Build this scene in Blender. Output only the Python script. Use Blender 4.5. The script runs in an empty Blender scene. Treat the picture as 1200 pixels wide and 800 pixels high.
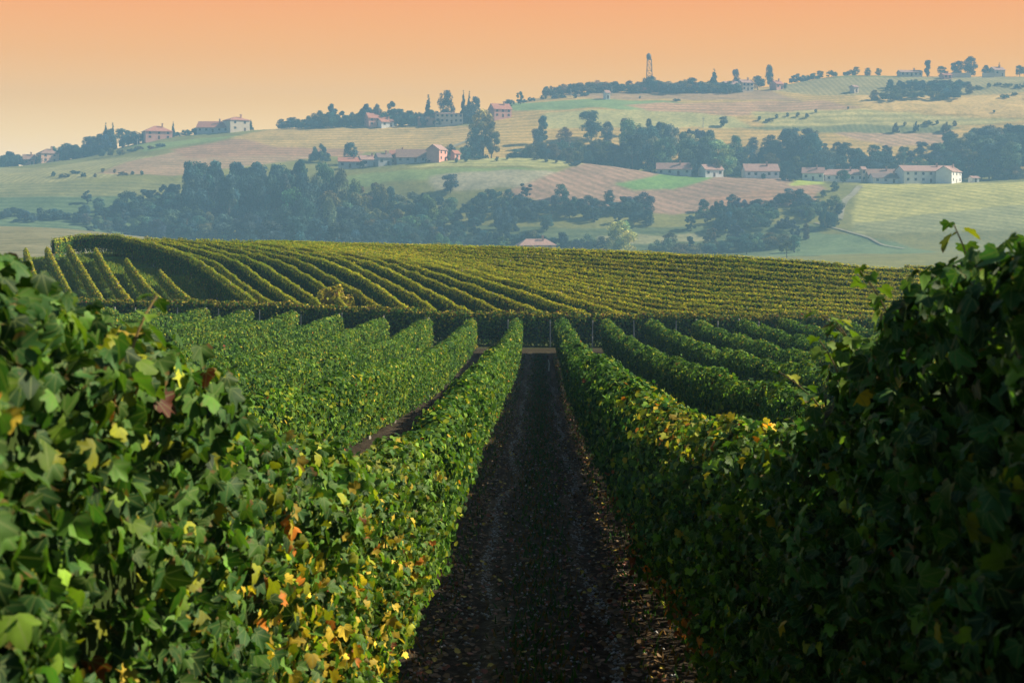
import bpy, math
import numpy as np
from mathutils import Vector

# ------------------------------------------------------------------ camera, sky, sun, exposure
scene = bpy.context.scene
COL = scene.collection
F = 1800.0            # focal length in pixels of a 1200 px wide frame
PX0, PY0 = 632.0, 250.0   # where the level forward direction lands in that frame
cam_d = bpy.data.cameras.new("camera")
cam_d.sensor_width = 36.0
cam_d.lens = 54.0
cam_d.shift_x = (600 - PX0) / 1200.0
cam_d.shift_y = -(400 - PY0) / 1200.0
cam_d.clip_start = 0.1
cam_d.clip_end = 6000
cam_d.dof.use_dof = True
cam_d.dof.focus_distance = 32.0
cam_d.dof.aperture_fstop = 9.0
cam = bpy.data.objects.new("camera", cam_d)
COL.objects.link(cam)
cam.location = (0, 0, 0)
cam.rotation_euler = (math.radians(90), 0, 0)
scene.camera = cam

SUN_AZ, SUN_EL = math.radians(78), math.radians(37)
SUN = Vector((math.sin(SUN_AZ) * math.cos(SUN_EL), math.cos(SUN_AZ) * math.cos(SUN_EL), math.sin(SUN_EL)))
sun_d = bpy.data.lights.new("sun", 'SUN')
sun_d.energy = 5.0
sun_d.angle = math.radians(0.5)
sun_d.color = (1.0, 0.88, 0.67)
sun = bpy.data.objects.new("sun", sun_d)
COL.objects.link(sun)
sun.rotation_euler = SUN.to_track_quat('Z', 'Y').to_euler()

world = bpy.data.worlds.new("World")
scene.world = world
world.use_nodes = True
wn, wl = world.node_tree.nodes, world.node_tree.links
wn.clear()
w_out = wn.new('ShaderNodeOutputWorld')
w_sky = wn.new('ShaderNodeTexSky')
w_sky.sky_type = 'NISHITA'
w_sky.sun_disc = False
w_sky.sun_elevation = SUN_EL
w_sky.sun_rotation = SUN_AZ
w_bg = wn.new('ShaderNodeBackground')
w_bg.inputs[1].default_value = 0.05
wl.new(w_sky.outputs[0], w_bg.inputs[0])
w_tc = wn.new('ShaderNodeTexCoord')
w_sep = wn.new('ShaderNodeSeparateXYZ')
wl.new(w_tc.outputs['Generated'], w_sep.inputs[0])
w_ramp = wn.new('ShaderNodeValToRGB')      # warm evening glow low over the hills
el = w_ramp.color_ramp.elements
GLOW = [(0.030, (1.0, 0.68, 0.34)), (0.050, (0.97, 0.58, 0.17)), (0.072, (0.88, 0.42, 0.03)),
        (0.100, (0.80, 0.315, 0.0)), (0.140, (0.76, 0.235, 0.0)), (0.3, (0.62, 0.16, 0.0))]
el[0].position, el[1].position = GLOW[0][0], GLOW[-1][0]
el[0].color, el[1].color = (*GLOW[0][1], 1), (*GLOW[-1][1], 1)
for p_, c_ in GLOW[1:-1]:
    e_ = el.new(p_); e_.color = (*c_, 1)
wl.new(w_sep.outputs[2], w_ramp.inputs[0])
w_glow = wn.new('ShaderNodeBackground')
w_glow.inputs[1].default_value = 0.80
wl.new(w_ramp.outputs[0], w_glow.inputs[0])
def w_range(src, a, b, c, d):
    m = wn.new('ShaderNodeMapRange'); m.interpolation_type = 'SMOOTHSTEP'
    for i, v in enumerate((a, b, c, d)): m.inputs[1 + i].default_value = v
    wl.new(src, m.inputs[0]); return m.outputs[0]
w_mul = wn.new('ShaderNodeMath'); w_mul.operation = 'MULTIPLY'
wl.new(w_range(w_sep.outputs[2], 0.16, 0.42, 1, 0), w_mul.inputs[0])
wl.new(w_range(w_sep.outputs[1], 0.55, 0.90, 0, 1), w_mul.inputs[1])
w_mix = wn.new('ShaderNodeMixShader')
wl.new(w_mul.outputs[0], w_mix.inputs[0])
wl.new(w_bg.outputs[0], w_mix.inputs[1])
wl.new(w_glow.outputs[0], w_mix.inputs[2])
wl.new(w_mix.outputs[0], w_out.inputs[0])

vs = scene.view_settings
vs.view_transform = 'Standard'; vs.look = 'None'; vs.gamma = 1.0; vs.use_curve_mapping = False
vs.exposure = 1.1
HAZE_DENSITY = 0.00056
HAZE_COLOR = (0.25, 0.47, 0.70)
scene.cycles.volume_bounces = 1
scene.cycles.max_bounces = 6
scene.cycles.transparent_max_bounces = 4

rng = np.random.default_rng(7)

# ------------------------------------------------------------------ small numeric helpers
def sm(a, b, v):
    t = np.clip((np.asarray(v, float) - a) / (b - a), 0, 1)
    return t * t * (3 - 2 * t)

def pchip(xs, ys, x):
    """monotone cubic through (xs, ys); ys may carry extra trailing axes"""
    xs = np.asarray(xs, float); ys = np.asarray(ys, float); x = np.asarray(x, float)
    h = np.diff(xs); hh = h.reshape((-1,) + (1,) * (ys.ndim - 1)); d = np.diff(ys, axis=0) / hh
    m = np.empty_like(ys)
    m[0], m[-1] = d[0], d[-1]
    a, b = d[:-1], d[1:]
    w1, w2 = 2 * hh[1:] + hh[:-1], hh[1:] + 2 * hh[:-1]
    with np.errstate(all='ignore'):
        hm = (w1 + w2) / (w1 / a + w2 / b)
    m[1:-1] = np.where(a * b > 0, hm, 0)
    x = np.clip(x, xs[0], xs[-1])
    i = np.clip(np.searchsorted(xs, x) - 1, 0, len(xs) - 2)
    t = (x - xs[i]) / h[i]; h = h.copy()
    if ys.ndim > 1: t = t[..., None]; h = h[:, None]
    return ((1 + 2 * t) * (1 - t) ** 2 * ys[i] + t * (1 - t) ** 2 * h[i] * m[i]
            + t * t * (3 - 2 * t) * ys[i + 1] + t * t * (t - 1) * h[i] * m[i + 1])

class Noise1:
    def __init__(s, r, wl_, n=5):
        s.k = 2 * np.pi / (wl_ * r.uniform(0.6, 1.9, n)); s.p = r.uniform(0, 6.28, n); s.n = n
    def __call__(s, x):
        x = np.asarray(x, float)
        return np.sin(x[..., None] * s.k + s.p).sum(-1) / math.sqrt(s.n) * 0.9
class Noise2:
    def __init__(s, r, wl_, n=7):
        a = r.uniform(0, 6.28, n); k = 2 * np.pi / (wl_ * r.uniform(0.6, 1.8, n))
        s.kx, s.ky, s.p, s.n = k * np.cos(a), k * np.sin(a), r.uniform(0, 6.28, n), n
    def __call__(s, x, y):
        x = np.asarray(x, float)[..., None]; y = np.asarray(y, float)[..., None]
        return np.sin(x * s.kx + y * s.ky + s.p).sum(-1) / math.sqrt(s.n) * 0.9

# ------------------------------------------------------------------ terrain
PROF_D = [-60, -10, 0, 3.7, 5.4, 7, 9, 12, 16, 21, 30, 38, 60, 75, 85, 90, 98, 130]
PROF_Z = [0.4, -1.3, -1.7, -2.1, -2.42, -2.78, -3.10, -3.45, -3.78, -4.12, -4.80, -5.42, -6.9, -7.6, -7.98, -8.12, -8.35, -8.6]
BASE_X = [-600, 0, 200, 300, 450, 600, 800, 1000, 1200, 1700]
BASE_Y = [350, 356, 359, 361, 366, 371, 374, 378, 383, 395]
CREST_X = [-600, -100, 0, 60, 100, 150, 250, 400, 600, 800, 1000, 1200, 1700]
CREST_Y = [300, 292, 286, 282, 277.5, 276.5, 278.5, 283, 288.5, 296, 305, 316, 335]
HUP = 1.65
def crest_d(px): return np.interp(px, [-100, 100, 300, 600, 900, 1300], [146, 148, 146, 140, 137, 137])
def up_Y(px, d):
    b = np.interp(px, BASE_X, BASE_Y); c = pchip(CREST_X, CREST_Y, px)
    t = (d - 98) / (crest_d(px) - 98)
    tt = np.clip(t, -0.3, 1)
    y = b + (c - b) * tt * (1.35 - 0.35 * tt)
    over = np.clip(t - 1, 0, None)
    return y + 26 * over ** 2
def up_inv(px, y):
    """plan depth of the row-top surface seen at (px, y)"""
    b = np.interp(px, BASE_X, BASE_Y); c = pchip(CREST_X, CREST_Y, px)
    s = np.clip((np.asarray(y) - b) / (c - b), 0, 0.985)
    t = (1.35 - np.sqrt(1.35 ** 2 - 4 * 0.35 * s)) / 0.70
    return 98 + t * (crest_d(px) - 98)

FX = [-300, 0, 60, 100, 150, 200, 300, 400, 500, 600, 700, 800, 900, 1000, 1100, 1200, 1500]
FT = {
 260:  [335] * 17,
 300:  [290, 292, 293, 294, 298, 303, 315] + [325] * 10,
 345:  [261, 265, 267, 270, 275.5, 281, 300, 318, 320, 320, 320, 320, 320, 318, 316, 314, 314],
 385:  [272, 276, 280, 284, 290, 300, 308, 310, 310, 310, 310, 310, 308, 304, 302, 300, 300],
 430:  [266, 270, 272, 275, 282, 290, 298, 299, 298, 296, 297, 299, 295, 290, 286, 282, 280],
 500:  [258, 259, 262, 265, 273, 283, 290, 290, 287, 283, 281, 283, 282, 276, 269, 264, 262],
 580:  [246, 246, 247, 249, 256, 265, 275, 274, 269, 263, 261, 263, 261, 260, 254, 250, 248],
 660:  [232, 231, 230, 231, 235, 240, 255, 251, 245, 239, 244, 250, 243, 245, 239, 236, 234],
 740:  [221, 219, 217, 216, 217, 221, 234, 225, 211, 208, 222, 230, 225, 228, 223, 221, 219],
 820:  [213, 210, 207, 205, 205, 206, 214, 203, 194, 192, 201, 212, 213, 217, 216, 214, 212],
 880:  [208, 205, 202, 200, 199, 199, 203, 197, 189.5, 185, 193, 206, 209, 214, 214.5, 212, 210],
 960:  [204, 202, 198, 195, 192, 190, 192, 195, 189, 188, 196, 206, 208, 210, 210, 207, 205],
 1050: [200, 199, 194, 191, 186, 182, 180, 182, 180, 179, 184, 192, 190, 191, 190, 188, 186],
 1150: [198, 197, 192, 188, 179, 172, 168, 169, 167, 164, 164, 169, 167, 169, 170, 168, 166],
 1250: [197, 196, 190.5, 185.5, 174, 165, 157, 156, 155, 149, 145, 147, 149, 149, 148, 146, 144],
 1330: [197, 196, 190, 184, 171, 161, 152.5, 148.5, 146, 136, 128, 130, 132, 128, 127, 124, 122],
 1450: [206, 205, 201, 196, 184, 172, 158, 152, 145, 123, 115.5, 116, 116, 112, 110, 108, 106],
 1600: [215, 215, 213, 208, 198, 185, 168, 160, 152, 121, 108, 108, 105.5, 96, 95, 94, 92],
 1700: [220, 220, 218, 214, 206, 195, 180, 170, 158, 126, 110, 109, 102, 88.5, 90, 90, 88],
 1900: [230, 230, 230, 228, 222, 215, 205, 190, 175, 150, 128, 124, 115, 102, 103, 102, 100],
 2600: [245] * 17,
}
def RD(d):
    d = np.asarray(d, float)
    return np.interp(d, [0, 260, 300, 345, 385, 430, 1700, 2600], [0, 260, 380, 510, 640, 750, 1160, 1500])
FD = [float(RD(d)) for d in sorted(FT)]
FTAB = np.array([FT[d] for d in sorted(FT)], float)
def far_Y(px, d):
    px = np.asarray(px, float); d = np.asarray(d, float)
    px, d = np.broadcast_arrays(px, d)
    cols = pchip(FX, FTAB.T, px.ravel())           # (n, nd)
    y200 = up_Y(px.ravel(), 200.0)
    y225 = y200 * 0.5 + 335 * 0.5 + 4
    tab = np.concatenate([y200[:, None], y225[:, None], cols], 1)
    fd = np.array([200, 225] + FD, float)
    dd = np.clip(d.ravel(), 200, 1500)
    h = np.diff(fd); dl = np.diff(tab, axis=1) / h
    m = np.zeros_like(tab)
    a, b = dl[:, :-1], dl[:, 1:]
    w1, w2 = 2 * h[1:] + h[:-1], h[1:] + 2 * h[:-1]
    with np.errstate(all='ignore'):
        hm = (w1 + w2) / (w1 / a + w2 / b)
    m[:, 1:-1] = np.where(a * b > 0, hm, 0); m[:, 0] = dl[:, 0]; m[:, -1] = dl[:, -1]
    i = np.clip(np.searchsorted(fd, dd) - 1, 0, len(fd) - 2); r = np.arange(len(dd))
    t = (dd - fd[i]) / h[i]
    y = ((1 + 2 * t) * (1 - t) ** 2 * tab[r, i] + t * (1 - t) ** 2 * h[i] * m[r, i]
         + t * t * (3 - 2 * t) * tab[r, i + 1] + t * t * (t - 1) * h[i] * m[r, i + 1])
    return y.reshape(px.shape)
FOLD = Noise2(np.random.default_rng(3), 90)
def G(x, y):
    """ground height at plan position (x, y)"""
    x = np.asarray(x, float); y = np.asarray(y, float)
    x, y = np.broadcast_arrays(x, y)
    if x.ndim == 0: return G(x[None], y[None])[0]
    near = pchip(PROF_D, PROF_Z, y) + 0.7 * sm(3, 23, -x) * sm(20, 90, y)
    ys = np.maximum(y, 60)
    px = np.clip(PX0 + F * x / ys, -600, 1700)
    Yu = up_Y(px, ys)
    off = -HUP * (1 - sm(150, 250, ys))
    zu = -(Yu - PY0) / F * ys + off
    out = near + (zu - near) * sm(92, 100, y)
    fm = y > 200
    if fm.any():
        pf = np.clip(PX0 + F * x[fm] / y[fm], -300, 1500)
        out = out.copy()
        out[fm] = -(far_Y(pf, y[fm]) - PY0) / F * y[fm] + off[fm]
    return out
def plan(px, d): return (px - PX0) * d / F, d
def find(px, py, d0=560, d1=1250):
    """first ground point seen at (px, py) beyond d0"""
    ds = np.linspace(d0, d1, 700)
    Y = far_Y(np.full_like(ds, px), ds)
    k = np.argmax(Y <= py)
    if Y[k] > py: k = int(np.argmin(Y))
    return float(ds[k])

# ------------------------------------------------------------------ materials
def nmat(name):
    m = bpy.data.materials.new(name); m.use_nodes = True
    return m, m.node_tree.nodes, m.node_tree.links, m.node_tree.nodes['Principled BSDF']
def mixc(n, l, fac, a, b, mode='MIX'):
    x = n.new('ShaderNodeMix'); x.data_type = 'RGBA'; x.blend_type = mode
    for s, v in ((x.inputs[0], fac), (x.inputs[6], a), (x.inputs[7], b)):
        if hasattr(v, 'is_output'): l.new(v, s)
        elif isinstance(v, (int, float)): s.default_value = v
        else: s.default_value = (*v, 1)
    return x.outputs[2]
def math_(n, l, op, a, b=None):
    x = n.new('ShaderNodeMath'); x.operation = op
    for s, v in ((x.inputs[0], a), (x.inputs[1], b)):
        if v is None: continue
        if hasattr(v, 'is_output'): l.new(v, s)
        else: s.default_value = v
    return x.outputs[0]
def noise_(n, l, scale, coord='Object', detail=4, rough=0.6, stretch=None):
    tc = n.new('ShaderNodeTexCoord'); t = n.new('ShaderNodeTexNoise')
    t.inputs['Scale'].default_value = scale; t.inputs['Detail'].default_value = detail
    t.inputs['Roughness'].default_value = rough
    src = tc.outputs[coord]
    if stretch:
        mp = n.new('ShaderNodeMapping'); mp.inputs['Scale'].default_value = stretch
        l.new(src, mp.inputs[0]); src = mp.outputs[0]
    l.new(src, t.inputs['Vector'])
    return t.outputs['Fac']
def ramp_(n, l, fac, stops):
    r = n.new('ShaderNodeValToRGB'); e = r.color_ramp.elements
    e[0].position, e[0].color = stops[0][0], (*stops[0][1], 1)
    e[1].position, e[1].color = stops[-1][0], (*stops[-1][1], 1)
    for p, c in stops[1:-1]:
        q = e.new(p); q.color = (*c, 1)
    l.new(fac, r.inputs[0]); return r.outputs[0]
def bump_(n, l, bs, h, strength, dist):
    b = n.new('ShaderNodeBump'); b.inputs['Strength'].default_value = strength
    b.inputs['Distance'].default_value = dist
    l.new(h, b.inputs['Height']); l.new(b.outputs[0], bs.inputs['Normal'])

def leaf_material(name, trans=0.35, rough=0.55, spec=0.22, veins=False, scale=6.0):
    m, n, l, bs = nmat(name)
    at = n.new('ShaderNodeAttribute'); at.attribute_name = 'tint'
    nz = noise_(n, l, scale)
    c = mixc(n, l, 0.45, at.outputs['Color'], ramp_(n, l, nz, [(0.3, (0.45, 0.45, 0.45)), (0.7, (1.3, 1.3, 1.2))]), 'MULTIPLY')
    if veins:
        uv = n.new('ShaderNodeUVMap'); sp = n.new('ShaderNodeSeparateXYZ'); l.new(uv.outputs[0], sp.inputs[0])
        ax = math_(n, l, 'ABSOLUTE', sp.outputs[0]); prev = None
        for a in (0.0, 42.0, 84.0):
            d = math_(n, l, 'ABSOLUTE', math_(n, l, 'SUBTRACT', math_(n, l, 'MULTIPLY', ax, math.cos(math.radians(a))),
                      math_(n, l, 'MULTIPLY', sp.outputs[1], math.sin(math.radians(a)))))
            prev = d if prev is None else math_(n, l, 'MINIMUM', prev, d)
        mask = n.new('ShaderNodeMapRange'); l.new(prev, mask.inputs[0])
        mask.inputs[1].default_value = 0.008; mask.inputs[2].default_value = 0.03
        mask.inputs[3].default_value = 0.55; mask.inputs[4].default_value = 0.0
        c = mixc(n, l, mask.outputs[0], c, (0.16, 0.20, 0.06))
        # browned margins and spots, each leaf's own wear
        r2 = math_(n, l, 'ADD', math_(n, l, 'MULTIPLY', ax, ax), math_(n, l, 'MULTIPLY', math_(n, l, 'SUBTRACT', sp.outputs[1], 0.4), math_(n, l, 'SUBTRACT', sp.outputs[1], 0.4)))
        wear = math_(n, l, 'ADD', math_(n, l, 'MULTIPLY', r2, 0.55), noise_(n, l, 16, detail=3))
        wm = n.new('ShaderNodeMapRange'); l.new(wear, wm.inputs[0])
        for i_, v_ in enumerate((0.72, 0.80, 0.0, 0.85)): wm.inputs[1 + i_].default_value = v_
        c = mixc(n, l, wm.outputs[0], c, (0.14, 0.075, 0.025))
    l.new(c, bs.inputs['Base Color'])
    bs.inputs['Roughness'].default_value = rough
    bs.inputs['Specular IOR Level'].default_value = spec
    tr = n.new('ShaderNodeBsdfTranslucent')
    l.new(mixc(n, l, 1.0, c, (1.3, 1.45, 0.5), 'MULTIPLY'), tr.inputs[0])
    mx = n.new('ShaderNodeMixShader'); mx.inputs[0].default_value = trans
    l.new(bs.outputs[0], mx.inputs[1]); l.new(tr.outputs[0], mx.inputs[2])
    l.new(mx.outputs[0], n['Material Output'].inputs[0])
    return m
M_LEAF_NEAR = leaf_material("vine_leaf_broad", 0.30, 0.60, 0.16, True, 25)
M_LEAF = leaf_material("vine_leaf", 0.28, 0.7, 0.12, False, 1.2)
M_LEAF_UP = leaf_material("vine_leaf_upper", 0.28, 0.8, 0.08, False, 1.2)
M_LITTER = leaf_material("dry_leaf", 0.05, 0.6, 0.3, False, 20)

m, n, l, bs = nmat("gap_shade_green"); M_CORE = m
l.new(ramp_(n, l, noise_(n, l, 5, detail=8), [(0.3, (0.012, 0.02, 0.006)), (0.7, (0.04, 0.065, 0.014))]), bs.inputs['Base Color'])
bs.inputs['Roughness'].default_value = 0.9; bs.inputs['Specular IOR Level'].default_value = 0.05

def crown_material(name):
    m, n, l, bs = nmat(name)
    at = n.new('ShaderNodeAttribute'); at.attribute_name = 'tint'
    oi = n.new('ShaderNodeObjectInfo')
    c = mixc(n, l, 1.0, oi.outputs['Color'], at.outputs['Color'], 'MULTIPLY')
    l.new(c, bs.inputs['Base Color']); bs.inputs['Roughness'].default_value = 0.8
    bs.inputs['Specular IOR Level'].default_value = 0.1
    tr = n.new('ShaderNodeBsdfTranslucent'); l.new(c, tr.inputs[0])
    mx = n.new('ShaderNodeMixShader'); mx.inputs[0].default_value = 0.2
    l.new(bs.outputs[0], mx.inputs[1]); l.new(tr.outputs[0], mx.inputs[2])
    l.new(mx.outputs[0], n['Material Output'].inputs[0])
    return m
M_CROWN = crown_material("tree_foliage")

def simple(name, lo, hi, scale, rough=0.85, bump=0.0, dist=0.02, stretch=None):
    m, n, l, bs = nmat(name)
    nz = noise_(n, l, scale, detail=7, stretch=stretch)
    l.new(ramp_(n, l, nz, [(0.32, lo), (0.68, hi)]), bs.inputs['Base Color'])
    bs.inputs['Roughness'].default_value = rough; bs.inputs['Specular IOR Level'].default_value = 0.2
    if bump: bump_(n, l, bs, nz, bump, dist)
    return m
M_BARK = simple("bark", (0.05, 0.035, 0.022), (0.13, 0.095, 0.065), 14, 0.9, 0.6, 0.01, (1, 1, 0.25))
M_POST = simple("weathered_post", (0.22, 0.20, 0.16), (0.46, 0.43, 0.36), 18, 0.9, 0.4, 0.004, (1, 1, 0.15))
M_CANE = simple("green_cane", (0.12, 0.08, 0.03), (0.22, 0.16, 0.06), 20, 0.6)
M_METAL = simple("painted_steel", (0.10, 0.07, 0.055), (0.20, 0.14, 0.10), 2, 0.6)
M_WIN = simple("window_glass", (0.03, 0.035, 0.045), (0.06, 0.07, 0.08), 1, 0.15)
M_DOOR = simple("door_wood", (0.07, 0.04, 0.025), (0.13, 0.08, 0.05), 3, 0.7)
M_PEBBLE = simple("pebble", (0.16, 0.15, 0.14), (0.42, 0.40, 0.38), 9, 0.6)
M_ROAD = simple("dusty_track", (0.15, 0.14, 0.09), (0.27, 0.25, 0.18), 0.2, 0.95)
def plaster(name, rgb):
    lo = tuple(v * 0.82 for v in rgb); return simple(name, lo, rgb, 0.6, 0.9)
def tiles(name, rgb):
    m, n, l, bs = nmat(name)
    wv = n.new('ShaderNodeTexWave'); tc = n.new('ShaderNodeTexCoord'); l.new(tc.outputs['Object'], wv.inputs[0])
    wv.inputs['Scale'].default_value = 2.2; wv.inputs['Distortion'].default_value = 0.6
    nz = noise_(n, l, 0.9, detail=6)
    c = ramp_(n, l, nz, [(0.3, tuple(v * 0.6 for v in rgb)), (0.7, rgb)])
    c = mixc(n, l, 0.25, c, wv.outputs['Color'], 'MULTIPLY')
    l.new(c, bs.inputs['Base Color']); bs.inputs['Roughness'].default_value = 0.9
    return m
WALLS = {k: plaster("plaster_" + k, v) for k, v in {
    'white': (0.78, 0.76, 0.72), 'cream': (0.60, 0.50, 0.38), 'pink': (0.66, 0.34, 0.27),
    'salmon': (0.68, 0.42, 0.30), 'grey': (0.42, 0.42, 0.42), 'brick': (0.5, 0.26, 0.19)}.items()}
ROOFS = {k: tiles("roof_" + k, v) for k, v in {
    'red': (0.50, 0.20, 0.13), 'brown': (0.34, 0.20, 0.15), 'rose': (0.46, 0.27, 0.22), 'dark': (0.22, 0.15, 0.14)}.items()}

# near ground: soil, grass and tyre marks in own colour; left grass also tinted as sunlit
m, n, l, bs = nmat("vineyard_soil"); M_SOIL = m
at = n.new('ShaderNodeAttribute'); at.attribute_name = 'tint'
big, fine = noise_(n, l, 0.35, detail=6), noise_(n, l, 9, detail=9, rough=0.75)
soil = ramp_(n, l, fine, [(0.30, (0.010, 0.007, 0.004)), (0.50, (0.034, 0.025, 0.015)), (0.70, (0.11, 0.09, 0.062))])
grass = ramp_(n, l, noise_(n, l, 6, detail=8, rough=0.7), [(0.3, (0.03, 0.055, 0.012)), (0.62, (0.085, 0.15, 0.025)), (0.8, (0.17, 0.19, 0.045))])
gf = math_(n, l, 'MULTIPLY', at.outputs['Alpha'], ramp_(n, l, big, [(0.35, (0.35,) * 3), (0.6, (1, 1, 1))]))
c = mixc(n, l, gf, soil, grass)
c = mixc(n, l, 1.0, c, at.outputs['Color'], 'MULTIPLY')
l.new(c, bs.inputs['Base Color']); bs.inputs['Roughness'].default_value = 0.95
bs.inputs['Specular IOR Level'].default_value = 0.1
bump_(n, l, bs, fine, 0.8, 0.06)

# far fields
m, n, l, bs = nmat("field_cover"); M_FIELD = m
at = n.new('ShaderNodeAttribute'); at.attribute_name = 'tint'
st = n.new('ShaderNodeAttribute'); st.attribute_name = 'rows'
sp = n.new('ShaderNodeSeparateColor'); l.new(st.outputs['Color'], sp.inputs[0])
c = mixc(n, l, 0.95, at.outputs['Color'], ramp_(n, l, noise_(n, l, 0.05, detail=9, rough=0.72), [(0.3, (0.62, 0.66, 0.6)), (0.7, (1.35, 1.3, 1.3))]), 'MULTIPLY')
c = mixc(n, l, 0.6, c, ramp_(n, l, noise_(n, l, 0.45, detail=5, rough=0.7), [(0.38, (0.55, 0.6, 0.5)), (0.62, (1.25, 1.2, 1.2))]), 'MULTIPLY')
for k, direction, sc_ in ((0, 'X', 0.085), (1, 'Y', 0.045), (2, 'DIAGONAL', 0.06)):
    wv = n.new('ShaderNodeTexWave'); tc = n.new('ShaderNodeTexCoord'); l.new(tc.outputs['Object'], wv.inputs[0])
    wv.bands_direction = direction; wv.inputs['Scale'].default_value = sc_
    wv.inputs['Distortion'].default_value = 0.8; wv.inputs['Detail'].default_value = 2; wv.inputs['Detail Scale'].default_value = 3
    f = math_(n, l, 'MULTIPLY', sp.outputs[k], wv.outputs['Fac'])
    c = mixc(n, l, f, c, mixc(n, l, 1.0, c, (0.38, 0.45, 0.36), 'MULTIPLY'))
l.new(c, bs.inputs['Base Color']); bs.inputs['Roughness'].default_value = 0.95
bs.inputs['Specular IOR Level'].default_value = 0.05

# ------------------------------------------------------------------ mesh helpers
def tag(o, label=None, cat=None, group=None, kind=None):
    if label: o['label'] = label
    if cat: o['category'] = cat
    if group: o['group'] = group
    if kind: o['kind'] = kind
    return o
def link(name, data, parent=None):
    o = bpy.data.objects.new(name, data); COL.objects.link(o)
    if parent is not None: o.parent = parent
    return o
def empty(name, loc=(0, 0, 0), rz=0.0):
    o = link(name, None); o.location = loc; o.rotation_euler = (0, 0, rz); o.empty_display_size = 0.3
    return o
def mesh_np(name, V, faces_list, mats, tint=None, fmat=None, uv=None, smooth=False):
    """faces_list: list of (n, k) int arrays"""
    me = bpy.data.meshes.new(name)
    V = np.ascontiguousarray(V, dtype=np.float32)
    me.vertices.add(len(V)); me.vertices.foreach_set('co', V.ravel())
    li = np.concatenate([f.ravel() for f in faces_list]).astype(np.int32)
    cnt = np.concatenate([np.full(len(f), f.shape[1], np.int32) for f in faces_list])
    st_ = np.concatenate([[0], np.cumsum(cnt)[:-1]]).astype(np.int32)
    me.loops.add(len(li)); me.loops.foreach_set('vertex_index', li)
    me.polygons.add(len(cnt)); me.polygons.foreach_set('loop_start', st_)
    for mm in mats: me.materials.append(mm)
    if fmat is not None: me.polygons.foreach_set('material_index', np.asarray(fmat, np.int32))
    if smooth: me.polygons.foreach_set('use_smooth', np.ones(len(cnt), bool))
    if tint is not None:
        a = me.attributes.new('tint', 'FLOAT_COLOR', 'POINT')
        t = np.asarray(tint, np.float32)
        if t.shape[1] == 3: t = np.concatenate([t, np.ones((len(t), 1), np.float32)], 1)
        a.data.foreach_set('color', np.ascontiguousarray(t).ravel())
    if uv is not None:
        u = me.uv_layers.new(name='UVMap')
        u.data.foreach_set('uv', np.asarray(uv, np.float32)[li].ravel())
    me.update(calc_edges=True)
    return me

class MB:
    """collects boxes, tubes and prisms into one mesh"""
    def __init__(s): s.V = []; s.F = []; s.n = 0
    def add(s, v, f):
        s.V += [tuple(p) for p in v]; s.F += [tuple(i + s.n for i in q) for q in f]; s.n += len(v); return s
    def box(s, x0, x1, y0, y1, z0, z1):
        v = [(x, y, z) for z in (z0, z1) for y in (y0, y1) for x in (x0, x1)]
        return s.add(v, [(0, 2, 3, 1), (4, 5, 7, 6), (0, 1, 5, 4), (2, 6, 7, 3), (0, 4, 6, 2), (1, 3, 7, 5)])
    def tube(s, pts, rad, k=6):
        pts = [Vector(p) for p in pts]; rad = rad if hasattr(rad, '__len__') else [rad] * len(pts)
        v = []
        for i, p in enumerate(pts):
            t = (pts[min(i + 1, len(pts) - 1)] - pts[max(i - 1, 0)]).normalized()
            a = t.cross(Vector((0.31, 0.95, 0.05))).normalized(); b = t.cross(a)
            for j in range(k):
                th = 2 * math.pi * j / k; v.append(p + (a * math.cos(th) + b * math.sin(th)) * rad[i])
        f = [(i * k + j, i * k + (j + 1) % k, (i + 1) * k + (j + 1) % k, (i + 1) * k + j) for i in range(len(pts) - 1) for j in range(k)]
        f += [tuple(range(k))[::-1], tuple((len(pts) - 1) * k + j for j in range(k))]
        return s.add(v, f)
    def mesh(s, name, mat, smooth=False):
        me = bpy.data.meshes.new(name); me.from_pydata(s.V, [], s.F); me.materials.append(mat)
        if smooth: me.polygons.foreach_set('use_smooth', [True] * len(me.polygons))
        me.update(); return me
    def build(s, name, mat, parent=None, smooth=False): return link(name, s.mesh(name, mat, smooth), parent)

# ------------------------------------------------------------------ the ground of the vineyard
def grid_mesh(name, X, Y, Z, mats, tint=None):
    r, c = X.shape
    idx = np.arange(r * c).reshape(r, c)
    f = np.stack([idx[:-1, :-1], idx[:-1, 1:], idx[1:, 1:], idx[1:, :-1]], -1).reshape(-1, 4)
    return mesh_np(name, np.stack([X, Y, Z], -1).reshape(-1, 3), [f], mats, tint, smooth=True)
gx = np.concatenate([np.linspace(-320, -40, 60)[:-1], np.linspace(-40, -4, 90)[:-1], np.linspace(-4, 4, 90)[:-1], np.linspace(4, 40, 90)[:-1], np.linspace(40, 320, 60)])
gy = np.concatenate([np.linspace(-60, 0, 20)[:-1], np.linspace(0, 30, 200)[:-1], np.linspace(30, 170, 280)[:-1], np.linspace(170, 232, 30)])
X, Y = np.meshgrid(gx, gy)
Z = G(X, Y)
rut = Noise1(np.random.default_rng(5), 9)
rut_x = 0.12 * rut(Y)
lane = ((X + 1.3) % 2.6) - 1.3
nearf = sm(92, 86, Y) * (np.abs(lane) < 1.2)
Z = Z - nearf * 0.05 * (np.exp(-((np.abs(lane) - 0.55) / 0.14) ** 2)) + nearf * 0.012 * Noise2(np.random.default_rng(6), 0.7)(X, Y)
T = np.ones(X.shape + (4,))
up = sm(93, 100, Y)
T[..., 3] = 0.10 * np.exp(-(lane / 0.3) ** 2) * nearf + 0.15 * sm(86, 92, Y) * (1 - up) + up * 0.9
pale = np.exp(-((lane + 0.52 - rut_x) / 0.07) ** 2) + np.exp(-((lane - 0.5 - rut_x) / 0.07) ** 2)
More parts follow.
